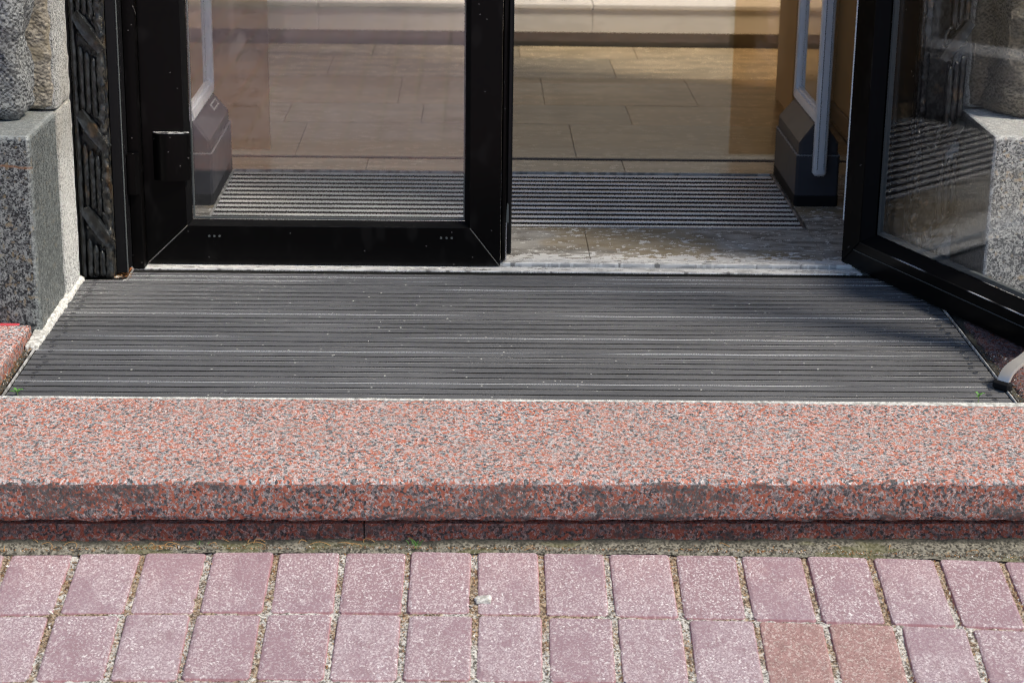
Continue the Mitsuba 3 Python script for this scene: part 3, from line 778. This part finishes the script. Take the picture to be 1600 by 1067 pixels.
ft.apply_transform(trimesh.transformations.rotation_matrix(ang, [0, 0, 1])); ft.apply_translation([0.8855, 0.0755, 0.0008])
add(hk, 'rubber_foot', ft, 'm_black_rubber')
add(hk, 'bracket', cbox(1.000, 1.012, 0.175, 0.235, 0.10, 0.17, 0.002), 'm_black_edge')

# ------------------------------------------------------------------ entrance mat
mat = thing('entrance_mat', 'large grey ribbed entrance mat in a metal frame outside the doors', 'mat')
add(mat, 'well', cbox(-0.9, 0.9, -0.0025, 0.8335, -0.05, -0.0014, 0.0005), 'm_pit')
PM, N_ST = 0.0300, 27
def strip_prof():
    w = 0.0212
    y = -w / 2
    pr = [(y, -0.012), (y, -0.0018)]
    for k in range(4):
        a = -w / 2 + 0.0006 + k * (w - 0.0012) / 4
        s = (w - 0.0012) / 4
        pr += [(a + 0.0004, -0.0002), (a + s - 0.0012, -0.0002), (a + s - 0.0006, -0.0014)]
    pr += [(w / 2, -0.0018), (w / 2, -0.012)]
    return pr
pr = strip_prof()
xe = 0.888
full = mikit.ply(sweep_profile(pr, -xe, xe), 'm_rubber')
short = mikit.ply(sweep_profile(pr, -0.7955, xe), 'm_rubber')
def rail_prof(up):
    return [(-0.0009, -0.014), (-0.0009, up - 0.0004), (-0.0005, up), (0.0005, up), (0.0009, up - 0.0004), (0.0009, -0.014)]
rails = {}
for nm, up, xx in (('hi', 0.0006, xe), ('lo', -0.0004, xe), ('his', 0.0006, 0.7955), ('los', -0.0004, 0.7955)):
    rails[nm] = mikit.ply(sweep_profile(rail_prof(up), -xx, xe), 'm_alu_worn')
rv = trimesh.creation.revolve([(0, 0.0006), (0.0026, 0.0008), (0.0030, 0.0026), (0.0045, 0.0024), (0.0053, -0.001)], sections=14)
rv_ply = mikit.ply(rv, 'm_rivet', smooth=40)
bright = {2, 8, 11, 16, 22, 24, 25}
for i in range(N_ST):
    yc = 0.0050 + 0.0135 + PM * i
    sh = yc > 0.742
    add(mat, 'rubber_strip', short if sh else full, 'm_rubber', to_world=T().translate([0, yc, rng.uniform(-0.0003, 0.0003)]).rotate([1, 0, 0], rng.uniform(-0.9, 0.9)))
    yr = yc + 0.0116
    if i < N_ST - 1:
        br = i in bright
        sh2 = yr > 0.742
        add(mat, 'rail', rails[('hi' if br else 'lo') + ('s' if sh2 else '')], 'm_alu_worn' if br else 'm_alu_dull',
            to_world=T().translate([rng.uniform(-0.001, 0.001), yr, 0]).rotate([0, 0, 1], 0.0))
    for s in (-1, 1):
        xx = (0.752 if sh and s < 0 else 0.8605) * s + rng.uniform(-0.006, 0.006)
        add(mat, 'rivet', rv_ply, 'm_rivet', to_world=T().translate([xx, yc + rng.uniform(-0.004, 0.004), -0.0010]).scale([1.25, 1.0, 1.0]))
for s in (-1, 1):
    q = cbox(0.8905, 0.8935, -0.001, 0.745 if s < 0 else 0.833, -0.03, 0.0035, 0.0006)
    add(mat, 'frame_side', q if s > 0 else mirror_x(q), 'm_rim')
add(mat, 'frame_side', cbox(-0.7990, -0.7965, 0.7425, 0.833, -0.03, 0.0022, 0.0006), 'm_rim')
add(mat, 'frame_side', cbox(-0.893, -0.799, 0.7415, 0.744, -0.03, 0.0005, 0.0006), 'm_alu_dull')
add(mat, 'frame_front', cbox(-0.8935, 0.8935, 0.0005, 0.0032, -0.03, 0.0020, 0.0006), 'm_rim')
# grout patches in the corners at the jamb feet
patch = thing('grout_patch', 'crumbling tan grout at the foot of the left carved pilaster', 'grout')
m = fine_box(-0.892, -0.7995, 0.7445, 0.833, -0.03, -0.002, 0.004)
v = m.vertices.copy(); v[:, 2] += (v[:, 2] > -0.01) * (0.006 * fb(v, 45, 131)); add(patch, None, trimesh.Trimesh(v, m.faces, process=False), 'm_worn', True)
add(patch, 'fill', cbox(0.776, 0.99, 0.8345, 0.97, -0.04, -0.004, 0.002), 'm_worn')

# ------------------------------------------------------------------ interior floor
floor = thing('floor', kind='structure')
add(floor, None, quad([-2.7, 0.93, -0.022], [4.05, 0.93, -0.022], [4.05, 6.2, -0.022], [-2.7, 6.2, -0.022]), 'm_floor_bed')
def slab(x0, x1, y0, y1, mat_, z=0.0):
    g = 0.0007
    add(floor, 'slab', cbox(x0 + g, x1 - g, y0 + g, y1 - g, -0.02, z + rng.uniform(-0.0004, 0.0004), 0.0008), mat_)
for a, b in ((-1.0, -0.46), (-0.46, 0.190), (0.190, 0.715), (0.715, 1.0)):
    slab(a, b, 0.925, 1.219, 'm_worn', 0.001)
slab(0.718, 1.0, 1.219, 1.80, 'm_worn'); slab(-1.0, -0.696, 1.219, 1.80, 'm_worn')
for a, b in ((-1.0, -0.35), (-0.35, 0.33), (0.33, 1.0)):
    slab(a, b, 1.802, 1.946, 'm_floor')
rowsF = [(1.968, 2.42, (-1.0, -0.55, 0.21, 0.98)), (2.42, 2.715, (-2.6, -1.3, -0.62, -0.22, 0.395, 0.97)), (2.715, 3.185, (-2.6, -1.6, -0.9, -0.30, 0.15, 0.62, 1.25, 2.0)),
         (3.185, 3.560, (-2.6, -1.9, -1.2, -0.55, -0.05, 0.40, 1.15, 2.0)), (3.560, 3.812, (-2.6, -1.75, -1.0, -0.42, 0.092, 0.5, 1.2, 2.0))]
for ri, (y0, y1, xs) in enumerate(rowsF):
    for a, b in zip(xs[:-1], xs[1:]):
        slab(a, b, y0, y1, {0: 'm_floor_grey', 1: 'm_floor_grey' if a < 0.3 else 'm_floor_brown', 2: ('m_floor', 'm_floor_brown', 'm_floor_brown')[rng.randrange(3)],
                            3: 'm_floor_sunpatch' if 0.3 < a < 0.9 else ('m_floor', 'm_floor_sunpatch')[rng.randrange(2)], 4: ('m_floor_sunpatch', 'm_floor')[rng.randrange(2)]}[ri])
imat = thing('ribbed_mat', 'inner mat of bright metal bars and black gaps just inside the doors', 'mat')
add(imat, 'well', cbox(-0.6955, 0.7135, 1.2215, 1.7985, -0.021, -0.014, 0.0005), 'm_pit')
PI_, NI = 0.0434, 13
barp = [(-0.0095, -0.012), (-0.0095, -0.0012), (-0.0080, 0.0), (-0.004, 0.0006), (0.004, 0.0006), (0.0080, 0.0), (0.0095, -0.0012), (0.0095, -0.012)]
bar = mikit.ply(sweep_profile(barp, -0.689, 0.707), 'm_alu_bright', smooth=30)
rub = mikit.ply(sweep_profile([(-0.0119, -0.012), (-0.0119, -0.0013), (0.0119, -0.0013), (0.0119, -0.012)], -0.689, 0.707), 'm_black_rubber')
for i in range(NI):
    yc = 1.2395 + PI_ * i
    add(imat, 'bar', bar, 'm_bar', to_world=T().translate([0, yc, 0]))
    if i < NI - 1:
        add(imat, 'rubber_insert', rub, 'm_black_rubber', to_world=T().translate([0, yc + PI_ / 2, 0]))
add(imat, 'frame_side', cbox(-0.6955, -0.6905, 1.222, 1.798, -0.012, 0.002, 0.0006), 'm_rim')
add(imat, 'frame_side', cbox(0.7085, 0.7135, 1.222, 1.798, -0.012, 0.002, 0.0006), 'm_alu_dull')
add(imat, 'frame_end', cbox(-0.6900, 0.7080, 1.222, 1.2255, -0.012, 0.0015, 0.0006), 'm_alu_dull')
add(imat, 'frame_end', cbox(-0.6900, 0.7080, 1.7945, 1.798, -0.012, 0.0015, 0.0006), 'm_rim')

# ------------------------------------------------------------------ inner glass wall
ig = thing('inner_glass_door', 'brown tinted inner glass door standing across the hall behind the ribbed mat', 'door')
for a, b in ((-0.995, -0.002), (0.002, 0.995)):
    add(ig, 'pane', quad([a, 1.957, 0.012], [b, 1.957, 0.012], [b, 1.957, 2.45], [a, 1.957, 2.45]), 'm_glass_tint')
for a, b in ((-0.995, -0.615), (0.622, 0.995)):
    add(ig, 'reflection_pane', quad([a, 1.985, 0.012], [b, 1.985, 0.012], [b, 1.985, 2.45], [a, 1.985, 2.45]), 'm_glass_reflection')  # added panes: brown tint stands in for dark reflections in the glass
add(ig, 'track', cbox(-0.995, 0.995, 1.949, 1.965, -0.019, 0.0025, 0.001), 'm_gate_grey')

# ------------------------------------------------------------------ gates
def gate(label, cx, y0, y1, s, plate, off=0.0):
    t = thing('security_gate', label, 'security gate')
    hw = 0.053
    def X(a): return cx + s * a          # a < 0: the side facing the walkway
    def put(name, pts, mat, sm=False, parent=None, lab=None):
        return add(parent or t, name, hull([(X(a), y, z) for a, y, z in pts]), mat, sm, label=lab)
    def ring(w, z, ya, yb, c=0.006):
        return [(sx * (w - (c if i else 0)), y + (c if not i else 0) * (1 if y == ya else -1), z) for sx in (-1, 1) for y in (ya, yb) for i in (0, 1)]
    base = put('base', ring(hw, 0.001, y0, y1) + ring(hw, 0.126, y0, y1) + ring(hw - 0.003, 0.130, y0 + 0.003, y1 - 0.003), 'm_gate_grey')
    put('hump', ring(hw - 0.005, 0.129, y0 + 0.003, y1 - 0.004) + ring(hw - 0.005, 0.158, y0 + 0.003, y1 - 0.006) + ring(0.014, 0.2045, y0 + 0.003, y1 - 0.02) + ring(0.010, 0.2065, y0 + 0.006, y1 - 0.024), 'm_gate_grey', parent=base)
    put('seam', ring(hw + 0.0004, 0.1262, y0 - 0.0004, y1) + ring(hw + 0.0004, 0.1290, y0 - 0.0004, y1), 'm_gate_seam', parent=base)
    put('foot_strip', ring(hw + 0.001, 0.0012, y0 - 0.001, y1) + ring(hw + 0.001, 0.028, y0 - 0.001, y1), 'm_black_rubber', parent=base)
    # white frame: rounded, fluted profile
    def post(ya, yb, za, zb, name, w=0.0165):
        pts = []
        o_ = off if name == 'near_post' else 0.0
        for z, k in ((za, 0.7), (za + 0.006, 1.0), (zb - 0.004, 1.0), (zb, 0.8)):
            for q in np.linspace(0, 2 * math.pi, 16, endpoint=False):
                c_, s_ = math.cos(q), math.sin(q)
                e = 0.55
                pts.append((o_ + w * k * np.sign(c_) * abs(c_) ** e, (ya + yb) / 2 + (yb - ya) / 2 * k * np.sign(s_) * abs(s_) ** e, z))
        return put(name, pts, 'm_gate_white', 35)
    fr = post(y0 - 0.034, y0 - 0.002, 0.083, 1.55, 'near_post')
    for a in (-0.0075, 0.0085):
        put('groove', [(a + off + d, y, z) for d in (-0.0008, 0.0008) for y in (y0 - 0.0350, y0 - 0.030) for z in (0.10, 1.5)], 'm_gate_seam', parent=fr)
    ff = post(y1 - 0.030, y1 + 0.002, 0.2055, 1.55, 'far_post', 0.0135)
    put('groove', [(0.004 + d, y, z) for d in (-0.0008, 0.0008) for y in (y1 - 0.0312, y1 - 0.027) for z in (0.21, 1.5)], 'm_gate_seam', parent=ff)
    put('bottom_rail', [(a, y, z) for y in (y0 - 0.003, y1 - 0.028) for a, z in ((-0.013, 0.2075), (-0.015, 0.212), (-0.011, 0.232), (0.011, 0.232), (0.015, 0.212), (0.013, 0.2075))], 'm_gate_white', 30)
    put('bottom_rail_bead', [(a, y, z) for y in (y0 - 0.001, y1 - 0.029) for a, z in ((-0.006, 0.2325), (0.006, 0.2325), (-0.005, 0.2385), (0.005, 0.2385))], 'm_gate_white')
    put('top_rail', [(a, y, z) for y in (y0 - 0.034, y1) for a, z in ((-0.015, 1.551), (0.015, 1.551), (-0.012, 1.58), (0.012, 1.58))], 'm_gate_white')
    add(t, 'pane', quad([cx, y0, 0.235], [cx, y1 - 0.028, 0.235], [cx, y1 - 0.028, 1.55], [cx, y0, 1.55]), 'm_acrylic')
    if plate:
        # small name plate on the sloping side
        n_ = np.array([-(0.2045 - 0.158), 0, hw - 0.005 - 0.014]); n_ /= np.linalg.norm(n_)
        up_ = np.array([hw - 0.019, 0, 0.0465]); up_ /= np.linalg.norm(up_)
        c0 = np.array([-(hw - 0.005), 1.70, 0.158]) + up_ * 0.040
        def plq(w, h, o, mat, nm, par=None):
            pts = [c0 + np.array([0, sy * w, 0]) + up_ * sz * h + n_ * o_ for sy in (-1, 1) for sz in (-1, 1) for o_ in (0.0, o)]
            return put(nm, pts, mat, parent=par)
        pk = plq(0.048, 0.0085, 0.0012, 'm_plate', 'name_plate')
        plq(0.040, 0.0055, 0.0018, 'm_gate_grey', 'inset', pk)
gate('white framed gate on a dark grey base seen through the open doorway, right', 0.7715, 1.446, 1.80, 1, False)
gate('white framed gate on a grey base behind the glass of the closed left door', -0.7500, 1.402, 1.80, -1, True, 0.016)

# ------------------------------------------------------------------ interior walls, step, roof
vw = thing('vestibule_wall', 'beige vestibule side wall behind the right gate', 'wall')
add(vw, 'panel', cbox(1.0, 1.1, 0.95, 2.545, -0.02, 2.5, 0.002), 'm_wall_beige')
add(vw, 'skirting', cbox(0.992, 0.9995, 0.95, 2.545, 0.0, 0.055, 0.002), 'm_toe')
vw = thing('vestibule_wall', 'beige vestibule side wall behind the left gate', 'wall')
add(vw, 'panel', cbox(-1.1, -1.0, 0.95, 2.52, -0.02, 2.5, 0.002), 'm_wall_beige')
hw_ = thing('hall_pillar', 'warm beige hall pillar behind the right gate, beyond the inner glass', 'wall')
add(hw_, 'panel', cbox(0.88, 1.3, 2.555, 2.89, -0.02, 3.3, 0.003), 'm_wall_warm')
hw_ = thing('hall_wall', 'plain hall walls out of view around the marble step', 'wall')
add(hw_, 'panel', cbox(-2.75, -2.62, 2.5, 6.2, -0.02, 3.3, 0.003), 'm_wall_warm')
add(hw_, 'panel', cbox(-2.75, 4.1, 6.2, 6.3, -0.02, 3.3, 0.003), 'm_ceiling')
add(hw_, 'panel', cbox(-2.62, -1.003, 2.42, 2.52, -0.02, 3.3, 0.003), 'm_wall_warm')
add(hw_, 'panel', cbox(4.0, 4.1, 1.1, 6.2, -0.02, 3.3, 0.003), 'm_wall_warm')
add(hw_, 'panel', cbox(1.105, 4.1, 1.003, 1.1, -0.02, 3.3, 0.003), 'm_wall_warm')
add(hw_, 'panel', cbox(-1.0, 1.0, 2.42, 2.52, 2.5, 3.3, 0.003), 'm_wall_warm')
add(hw_, 'panel', cbox(-1.1, 1.1, 1.003, 2.415, 2.503, 2.6, 0.003), 'm_ceiling')
roof = thing('hall_ceiling', 'hall ceiling with an added glazed rooflight to light the hall, above the frame', 'ceiling')
RX0, RX1, RY0, RY1 = -2.4, 3.95, 2.6, 6.0
for b_ in ((-2.75, 1.1, 2.5, RY0), (-2.75, 4.1, RY1, 6.3), (-2.75, RX0, RY0, RY1), (RX1, 4.1, RY0, RY1)):
    add(roof, 'panel', cbox(b_[0], b_[1], b_[2], b_[3], 3.303, 3.45, 0.002), 'm_ceiling')
add(roof, 'pane', quad([1.12, 1.1, 3.41], [4.0, 1.1, 3.41], [4.0, RY0, 3.41], [1.12, RY0, 3.41]), 'm_glass')  # added glazed wing roof, laid out so the sun reaches the hall floor
add(roof, 'pane', quad([RX0, RY0, 3.4], [RX1, RY0, 3.4], [RX1, RY1, 3.4], [RX0, RY1, 3.4]), 'm_glass')  # added roof glazing, unseen, lets daylight into the hall

ms = thing('marble_step', 'pale marble step with a dark recessed base across the back of the hall', 'step')
xs = (-2.6, -1.55, -0.62, 0.352, 1.30, 2.2, 3.1, 4.0)
for a, b in zip(xs[:-1], xs[1:]):
    add(ms, 'riser_panel', cbox(a + 0.0006, b - 0.0006, 3.787, 3.83, 0.054, 0.137, 0.002), 'm_marble')
    add(ms, 'tread_slab', cbox(a + 0.0006, b - 0.0006, 3.776, 4.9, 0.1375, 0.156, 0.004), 'm_marble')
add(ms, 'toe_kick', cbox(-2.6, 4.0, 3.8165, 3.95, -0.01, 0.0535, 0.001), 'm_toe')
add(ms, 'upper_floor', cbox(-2.6, 4.0, 3.95, 6.2, -0.01, 0.137, 0.001), 'm_toe')

# ------------------------------------------------------------------ shoes on the marble step
def shoe(label, x, y, rz, s):
    t = thing('shoe', label, 'shoe', 'dark leather shoes on the marble step')
    R_ = trimesh.transformations.rotation_matrix(rz, [0, 0, 1])
    def outline(k, n=28):
        q = np.linspace(0, 2 * math.pi, n, endpoint=False)
        yy = 0.14 * np.cos(q)
        wd = np.where(yy < 0, 0.043 + 0.006 * np.cos(yy / 0.14 * 2), 0.036 + 0.005 * np.cos(yy / 0.14 * 2))
        return np.c_[wd * np.sin(q) * k * (1 + 0.12 * np.sin(q) * s), yy * (0.9 + 0.1 * k)]
    def loft(levels):
        v, n = [], 28
        for k, z, c in levels:
            o = outline(k)
            zz = z * (1 if c == 0 else 1) + c * np.clip((o[:, 1] + 0.02) / 0.14, 0, 1)
            v.append(np.c_[o, zz])
        v = np.vstack(v); f = []
        for i in range(len(levels) - 1):
            for q in range(n):
                r_ = (q + 1) % n
                f += [[i * n + q, (i + 1) * n + q, (i + 1) * n + r_], [i * n + q, (i + 1) * n + r_, i * n + r_]]
        for q in range(1, n - 1):
            f += [[0, q, q + 1], [(len(levels) - 1) * n, (len(levels) - 1) * n + q + 1, (len(levels) - 1) * n + q]]
        m = trimesh.Trimesh(v, f, process=False); m.fix_normals()
        m.apply_transform(R_); m.apply_translation([x, y, 0.1565])
        return m
    add(t, 'sole', loft([(1.0, 0.0, 0), (1.04, 0.004, 0), (1.04, 0.012, 0)]), 'm_sole', 40)
    add(t, 'upper', loft([(0.98, 0.0125, 0), (1.0, 0.025, 0.004), (0.93, 0.042, 0.02), (0.72, 0.056, 0.045), (0.5, 0.064, 0.062)]), 'm_shoe', 60)
shoe('blackish shoe beside the door stile, at the top edge of the photo', 0.100, 4.005, 0.25, 1)
shoe('reddish brown shoe, right one of the two on the marble step', 0.268, 4.015, -0.15, -1)

# ------------------------------------------------------------------ seedlings, tufts, litter
def leaf_mesh(base, direction, L, wd, lift):
    d = np.array([*direction, 0.0]); d /= np.linalg.norm(d)
    s = np.array([-d[1], d[0], 0])
    v, f = [], []
    for i in range(6):
        t = i / 5
        w = wd * math.sin(math.pi * (0.08 + 0.86 * t)) 
        c = np.array(base) + d * L * t + np.array([0, 0, lift * math.sin(2.2 * t)])
        v += [c - s * w + [0, 0, 0.15 * w], c, c + s * w + [0, 0, 0.15 * w]]
    for i in range(5):
        for k in range(2):
            a = i * 3 + k
            f += [[a, a + 3, a + 4], [a, a + 4, a + 1]]
    return trimesh.Trimesh(v, f, process=False)
def seedling(label, x, y, z0, h, L, seed):
    r = random.Random(seed)
    t = thing('seedling', label, 'plant')
    add(t, 'stem', tube([(x, y, z0), (x + 0.001, y, z0 + h * 0.5), (x, y - 0.001, z0 + h)], [0.0009, 0.0007, 0.0006], 6), 'm_stalk', True)
    for i in range(5):
        a = i * 2 * math.pi / 5 + r.uniform(-0.4, 0.4)
        add(t, 'leaf', leaf_mesh((x, y, z0 + h * (0.75 if i % 2 else 1.0)), (math.cos(a), math.sin(a)), L * r.uniform(0.75, 1.1), L * 0.24, L * 0.45), 'm_leaf', True)
seedling('tiny green seedling in the left front corner of the mat', -0.866, 0.004, -0.004, 0.013, 0.0125, 3)
seedling('tiny upright green seedling at the right front corner of the mat', 0.824, 0.004, -0.002, 0.017, 0.0105, 8)
def tuft(label, x, y, z, n, h, seed):
    r = random.Random(seed); ms_ = []
    for _ in range(n):
        a, l = r.uniform(0, 6.28), r.uniform(0.5, 1.0) * h
        bx, by = x + r.gauss(0, 0.006), y + r.gauss(0, 0.003)
        ms_.append(tube([(bx, by, z), (bx + 0.2 * l * math.cos(a), by + 0.2 * l * math.sin(a), z + 0.6 * l), (bx + 0.55 * l * math.cos(a), by + 0.55 * l * math.sin(a), z + 0.95 * l)], [0.0007, 0.0006, 0.0002], 4))
    t = thing('grass_tuft', label, 'grass')
    add(t, None, trimesh.util.concatenate(ms_), 'm_leaf', True)
tuft('small green grass tuft growing from the mortar below the step, centre', -0.155, -0.372, -0.117, 14, 0.016, 2)
tuft('thin grass blades in the mortar strip below the step, left', -0.50, -0.374, -0.117, 9, 0.012, 4)

def flakes(n, where, smin, smax, seed):
    r = np.random.default_rng(seed)
    V, F = [], []
    for i in range(n):
        c = where(r)
        if c is None: continue
        s = r.uniform(smin, smax)
        A = trimesh.transformations.random_rotation_matrix(r.random(3))[:3, :3]
        q = np.array([[-1, -0.45, 0], [0.2, -0.6, 0.25], [1, 0.1, 0], [0.1, 0.55, 0.25], [0, 0, -0.3]]) * s * [1, r.uniform(0.4, 1.0), 0.8]
        q = q @ (A * [1, 1, 0.5]).T + c
        k = len(V) * 5
        V.append(q); F += [[k, k + 1, k + 3], [k + 1, k + 2, k + 3], [k, k + 4, k + 1], [k + 1, k + 4, k + 2], [k + 2, k + 4, k + 3], [k + 3, k + 4, k]]
    return trimesh.Trimesh(np.vstack(V), F, process=False)
def in_joint(r):
    i = r.integers(-9, 10)
    x = -0.0655 + PITCH * i + r.normal(0, 0.0024)
    y = r.uniform(-0.80, -0.388)
    if meshkit.noise(np.array([i * 3.7, y * 11, 2.0]), 5) < r.uniform(0.15, 0.75) - 0.5 * (y + 0.6): return None
    return np.array([x, y, float(pav_z(y)) - 0.003 + r.uniform(0, 0.0025)])
def in_strip(r):
    x = r.uniform(-0.95, 0.95)
    y = row_y(0, x) + 0.001 + abs(r.normal(0, 0.006))
    return np.array([x, y, float(pav_z(y)) + 0.0015 + r.uniform(0, 0.003)])
def in_gap(r):
    s = -1 if r.random() < 0.5 else 1
    return np.array([s * r.uniform(0.896, 0.912 if s < 0 else 0.935), r.uniform(0.0, 0.30), 0.001 + r.uniform(0, 0.004)])
def at_foot(r):
    return np.array([r.uniform(-0.83, -0.79), r.uniform(0.755, 0.79), 0.001 + r.uniform(0, 0.005)])
def anywhere(fns, ps):
    def fn(r): return fns[r.choice(len(fns), p=ps)](r)
    return fn
t = thing('fallen_bud_scales', 'brown and tan bud scales gathered in the paver joints', 'litter', kind='stuff')
add(t, 'brown_scale', flakes(3200, anywhere((in_joint, in_strip, in_gap, at_foot), (0.66, 0.25, 0.06, 0.03)), 0.0009, 0.0024, 1), 'm_bud_brown', kind='stuff')
add(t, 'tan_scale', flakes(2400, anywhere((in_joint, in_strip, in_gap, at_foot), (0.6, 0.32, 0.06, 0.02)), 0.0009, 0.0022, 2), 'm_bud_tan', kind='stuff')
t = thing('stone_chips', 'pale grit and stone chips lying in joints and mortar', 'grit', kind='stuff')
def joint_plain(r):
    i = r.integers(-9, 10); y = r.uniform(-0.80, -0.39)
    return np.array([-0.0655 + PITCH * i + r.normal(0, 0.0025), y, float(pav_z(y)) - 0.003 + r.uniform(0, 0.002)])
add(t, None, flakes(2600, anywhere((joint_plain, in_strip, in_gap), (0.68, 0.25, 0.07)), 0.0007, 0.0021, 3), 'm_chip')
def big_chip(r):
    p = joint_plain(r); p[2] += 0.001
    return p
t2 = thing('chalky_pebbles', 'a few larger white pebbles wedged between the pavers', 'pebbles', kind='stuff')
add(t2, None, flakes(26, anywhere((big_chip, in_gap), (0.75, 0.25)), 0.003, 0.006, 6), 'm_chip')
t = thing('mortar_crumb', 'flattened lump of grey mortar at the joint in the first paver row, centre', 'mortar')
m = rough_box(-0.064, -0.040, -0.556, -0.532, -0.131, -0.1245, 0.0025, 0.004, 140, 141, 0.004); add(t, None, m, 'm_cement', 50)
t = thing('mat_crumbs', 'tiny pale crumbs scattered on the ribbed mat', 'litter', kind='stuff')
add(t, None, flakes(170, lambda r: np.array([r.uniform(-0.86, 0.86), r.uniform(0.01, 0.72), 0.0012]), 0.0006, 0.0014, 4), 'm_chip')
t = thing('dry_leaf', 'curled orange dry leaf at the foot of the left door frame', 'leaf')
add(t, None, leaf_mesh((-0.806, 0.792, 0.001), (0.5, 0.9), 0.024, 0.005, 0.008), 'm_dry_leaf', True)
r = random.Random(12); st_ = []
for _ in range(26):
    x = r.gauss(-0.42, 0.16) if r.random() < 0.6 else r.uniform(-0.9, 0.9)
    y = row_y(0, x) + r.uniform(0.002, 0.022); z = float(pav_z(y)) + 0.005
    a = r.uniform(0, 6.28); l = r.uniform(0.012, 0.035); b = r.uniform(-2, 2)
    st_.append(tube([(x + l * t_ * math.cos(a + b * t_), y + 0.4 * l * t_ * math.sin(a + b * t_), z + 0.006 * math.sin(3 * t_)) for t_ in np.linspace(0, 1, 7)], 0.0005, 4))
t = thing('dry_straw', 'curled dry straw on the mortar strip under the step', 'litter', kind='stuff')
add(t, None, trimesh.util.concatenate(st_), 'm_bud_tan', True)
